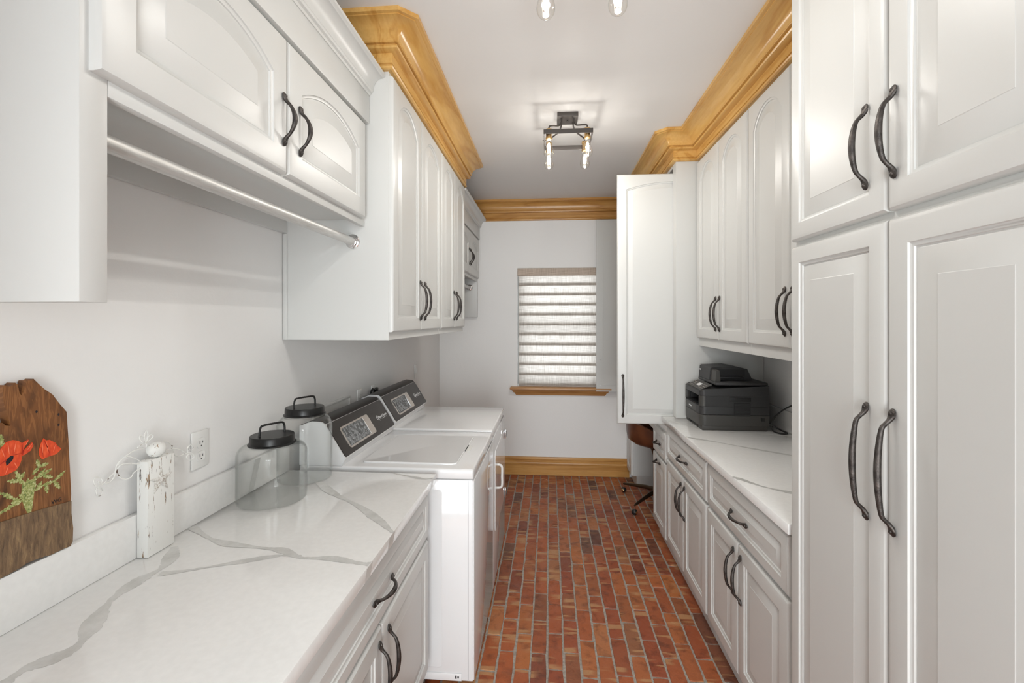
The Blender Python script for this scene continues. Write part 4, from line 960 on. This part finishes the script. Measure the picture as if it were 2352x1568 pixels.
for k in range(4):
    a = R(136 + 90 * k); dx, dy = math.cos(a), math.sin(a)
    lg = MB().tube([(CX + dx * t, CY + dy * t, z) for t, z in ((0.03, 0.115), (0.12, 0.112), (0.25, 0.095), (0.335, 0.083), (0.35, 0.078))], [0.02, 0.018, 0.014, 0.011, 0.006], 10, [0.016, 0.014, 0.011, 0.009, 0.005]).build('leg', M['antique'], ch)
    ex, ey = CX + dx * 0.343, CY + dy * 0.343
    MB().tube([(ex, ey, 0.08), (ex, ey, 0.042)], 0.006, 8).build('castor_stem', M['chrome'], lg)
    wx, wy = ex - dy * 0.016, ey + dx * 0.016
    Hs = [(0.024 * math.sin(t), -0.024 * math.cos(t)) for t in [PI * i / 12 for i in range(1, 12)]]
    o_ = MB().lathe(Hs, (0, 0, 0), 18)
    rot = Matrix.Rotation(a, 3, 'Z') @ Matrix.Rotation(R(90), 3, 'X')
    w_ = MB(); w_.add([rot @ Vector(q) * 1.0 + Vector((ex - 0.002, ey, 0.0262)) for q in o_.v], o_.f); w_.build('castor', M['rubber'], lg)
    hd = MB().lathe([(0.019 * math.sin(t), -0.019 * math.cos(t)) for t in [PI * i / 10 for i in range(1, 6)]], (0, 0, 0), 16)
    w_ = MB(); w_.add([rot @ Vector((q[0], q[1], q[2] - 0.0065)) + Vector((ex - 0.002, ey, 0.0262)) for q in hd.v], hd.f); w_.build('castor_cap', M['brass'], lg)

# ------------------------------------------------------------------ window shade
ws = thing('window_shade', (0.095, BW, 0.89), 'pale linen shade with soft horizontal folds covering the window', 'blind')
MB().box(W0 + 0.002, W1 - 0.002, BW - 0.022, BW + 0.04, 1.998, Z1 - 0.003, 0.003).build('valance', M['valance'], ws)
PT = 0.1003
sx0, sx1 = W0 + 0.013, W1 - 0.013
YB = BW + 0.022
for k in range(11):
    zt = 2.0 - k * PT
    cs = [(0, zt), (-0.004, zt - 0.025), (-0.010, zt - 0.06), (-0.017, zt - 0.085), (-0.018, zt - 0.096), (-0.012, zt - 0.103), (-0.004, zt - 0.098), (-0.001, zt - 0.085), (0.0005, zt - 0.073)]
    P = smooth([(0, y, z) for y, z in cs], 3)
    b = MB().loops([[(x, YB + p[1], p[2]) for p in P] for x in (sx0, sx1)], False, False, close=False)
    me = b.build('fabric_fold', M['shade'], ws, sharp=60)
    MB().box(sx0 + 0.001, sx1 - 0.001, YB - 0.0095, YB - 0.0075, zt - 0.0975, zt - 0.077).build('fold_darkener', M['shade'], me)  # hidden extra layer added to make the fold darker against the daylight
MB().box(sx0, sx1, YB - 0.012, YB + 0.002, 0.8885, 0.897, 0.002).build('bottom_rail', M['valance'], ws)
MB().tube([(W0 + 0.006, BW + 0.005, 1.99), (W0 + 0.006, BW + 0.005, 1.4), (W0 + 0.006, BW + 0.005, 0.91)], 0.0022, 6).build('lift_cord', M['rubber'], ws)

# ------------------------------------------------------------------ ceiling lights
BULB = [(0.013, 0.0), (0.0135, -0.018), (0.017, -0.035), (0.025, -0.062), (0.0285, -0.078), (0.0275, -0.092), (0.021, -0.105), (0.010, -0.113), (0.001, -0.116)]
def ceiling_light(x, y, label, watt=1.0):
    r = thing('ceiling_light', (x, y, CEIL), label, 'light', 'four-bulb ceiling lights')
    can = MB().box(x - 0.06, x + 0.06, y - 0.06, y + 0.06, CEIL - 0.026, CEIL - 0.0005, 0.002).build('canopy', M['bronze'], r)
    MB().lathe([(0.004, 0), (0.006, -0.004), (0.003, -0.012), (0.001, -0.013)], (x, y, CEIL - 0.0265), 10).build('finial', M['bronze'], can)
    hx, hy, z0, z1 = 0.138, 0.128, 2.594, 2.620
    fr = MB()
    fr.box(x - hx, x + hx, y - hy, y - hy + 0.004, z0, z1, 0.001, 1).box(x - hx, x + hx, y + hy - 0.004, y + hy, z0, z1, 0.001, 1)
    fr.box(x - hx, x - hx + 0.004, y - hy + 0.0042, y + hy - 0.0042, z0, z1, 0.001, 1).box(x + hx - 0.004, x + hx, y - hy + 0.0042, y + hy - 0.0042, z0, z1, 0.001, 1)
    frm = fr.build('frame', M['bronze'], r)
    for sx in (-1, 1):
        MB().tube([(x + sx * 0.097, y, 2.607), (x + sx * 0.12, y, 2.607), (x + sx * 0.145, y, 2.607)], 0.003, 8).build('bolt', M['bronze'], frm)
        for sy in (-1, 1):
            bx, by = x + sx * 0.108, y + sy * 0.10
            MB().tube(smooth([(x + sx * 0.035, y + sy * 0.03, CEIL - 0.027), (x + sx * 0.037, y + sy * 0.032, CEIL - 0.05), (x + sx * 0.05, y + sy * 0.045, 2.672), (x + sx * 0.085, y + sy * 0.08, 2.658), (x + sx * 0.105, y + sy * 0.097, 2.648), (bx, by, 2.628)], 5), 0.0045, 10).build('arm', M['bronze'], r)
            so = MB().lathe([(0.008, 2.634), (0.018, 2.630), (0.0185, 2.620), (0.016, 2.617), (0.016, 2.585), (0.0185, 2.583), (0.0185, 2.574), (0.012, 2.572)], (bx, by, 0), 18).build('socket', M['brass'], r)
            MB().box(*sorted((bx + sx * 0.019, x + sx * (hx - 0.0045))), by - 0.004, by + 0.004, 2.603, 2.611).build('bracket', M['bronze'], so)
            gb = MB().lathe([(q[0], q[1]) for q in smooth([(a, b_, 0) for a, b_ in BULB], 3)], (bx, by, 2.5805), 20).build('bulb', M['bulb_glass'], r)
            fl = MB()
            for k in range(4):
                a = k * PI / 2 + 0.4
                fl.tube([(bx + 0.004 * math.cos(a), by + 0.004 * math.sin(a), 2.552), (bx + 0.0085 * math.cos(a), by + 0.0085 * math.sin(a), 2.525), (bx + 0.008 * math.cos(a), by + 0.008 * math.sin(a), 2.498)], 0.0014, 6)
            fl.build('filament', M['filament'], gb)
            L = bpy.data.lights.new('bulb_light', 'POINT'); L.energy = BULB_W * watt; L.color = (1.0, 0.975, 0.94); L.shadow_soft_size = 0.012
            L.use_nodes = True                                   # cap-up bulb: shade of cap and socket imitated in the emission, strongest straight down
            nn_, ll_ = L.node_tree.nodes, L.node_tree.links
            tc_ = nn_.new('ShaderNodeTexCoord'); sx_ = nn_.new('ShaderNodeSeparateXYZ'); ll_.new(tc_.outputs['Normal'], sx_.inputs[0])
            mr_ = nn_.new('ShaderNodeMapRange'); mr_.inputs[1].default_value = -0.9; mr_.inputs[2].default_value = 0.5
            mr_.inputs[3].default_value = 1.25; mr_.inputs[4].default_value = 0.11; ll_.new(sx_.outputs[2], mr_.inputs[0])
            ll_.new(mr_.outputs[0], nn_['Emission'].inputs['Strength'])
            lo_ = bpy.data.objects.new('bulb_light', L); COL.objects.link(lo_); lo_.parent = gb; lo_.location = Vector((bx, by, 2.525)) - world_of(gb)
    return r
ceiling_light(0.105, 2.735, 'bronze square four-bulb ceiling light seen whole in mid ceiling')
ceiling_light(0.097, 1.315, 'nearest four-bulb ceiling light, only two bulbs showing at the top edge', 0.78)
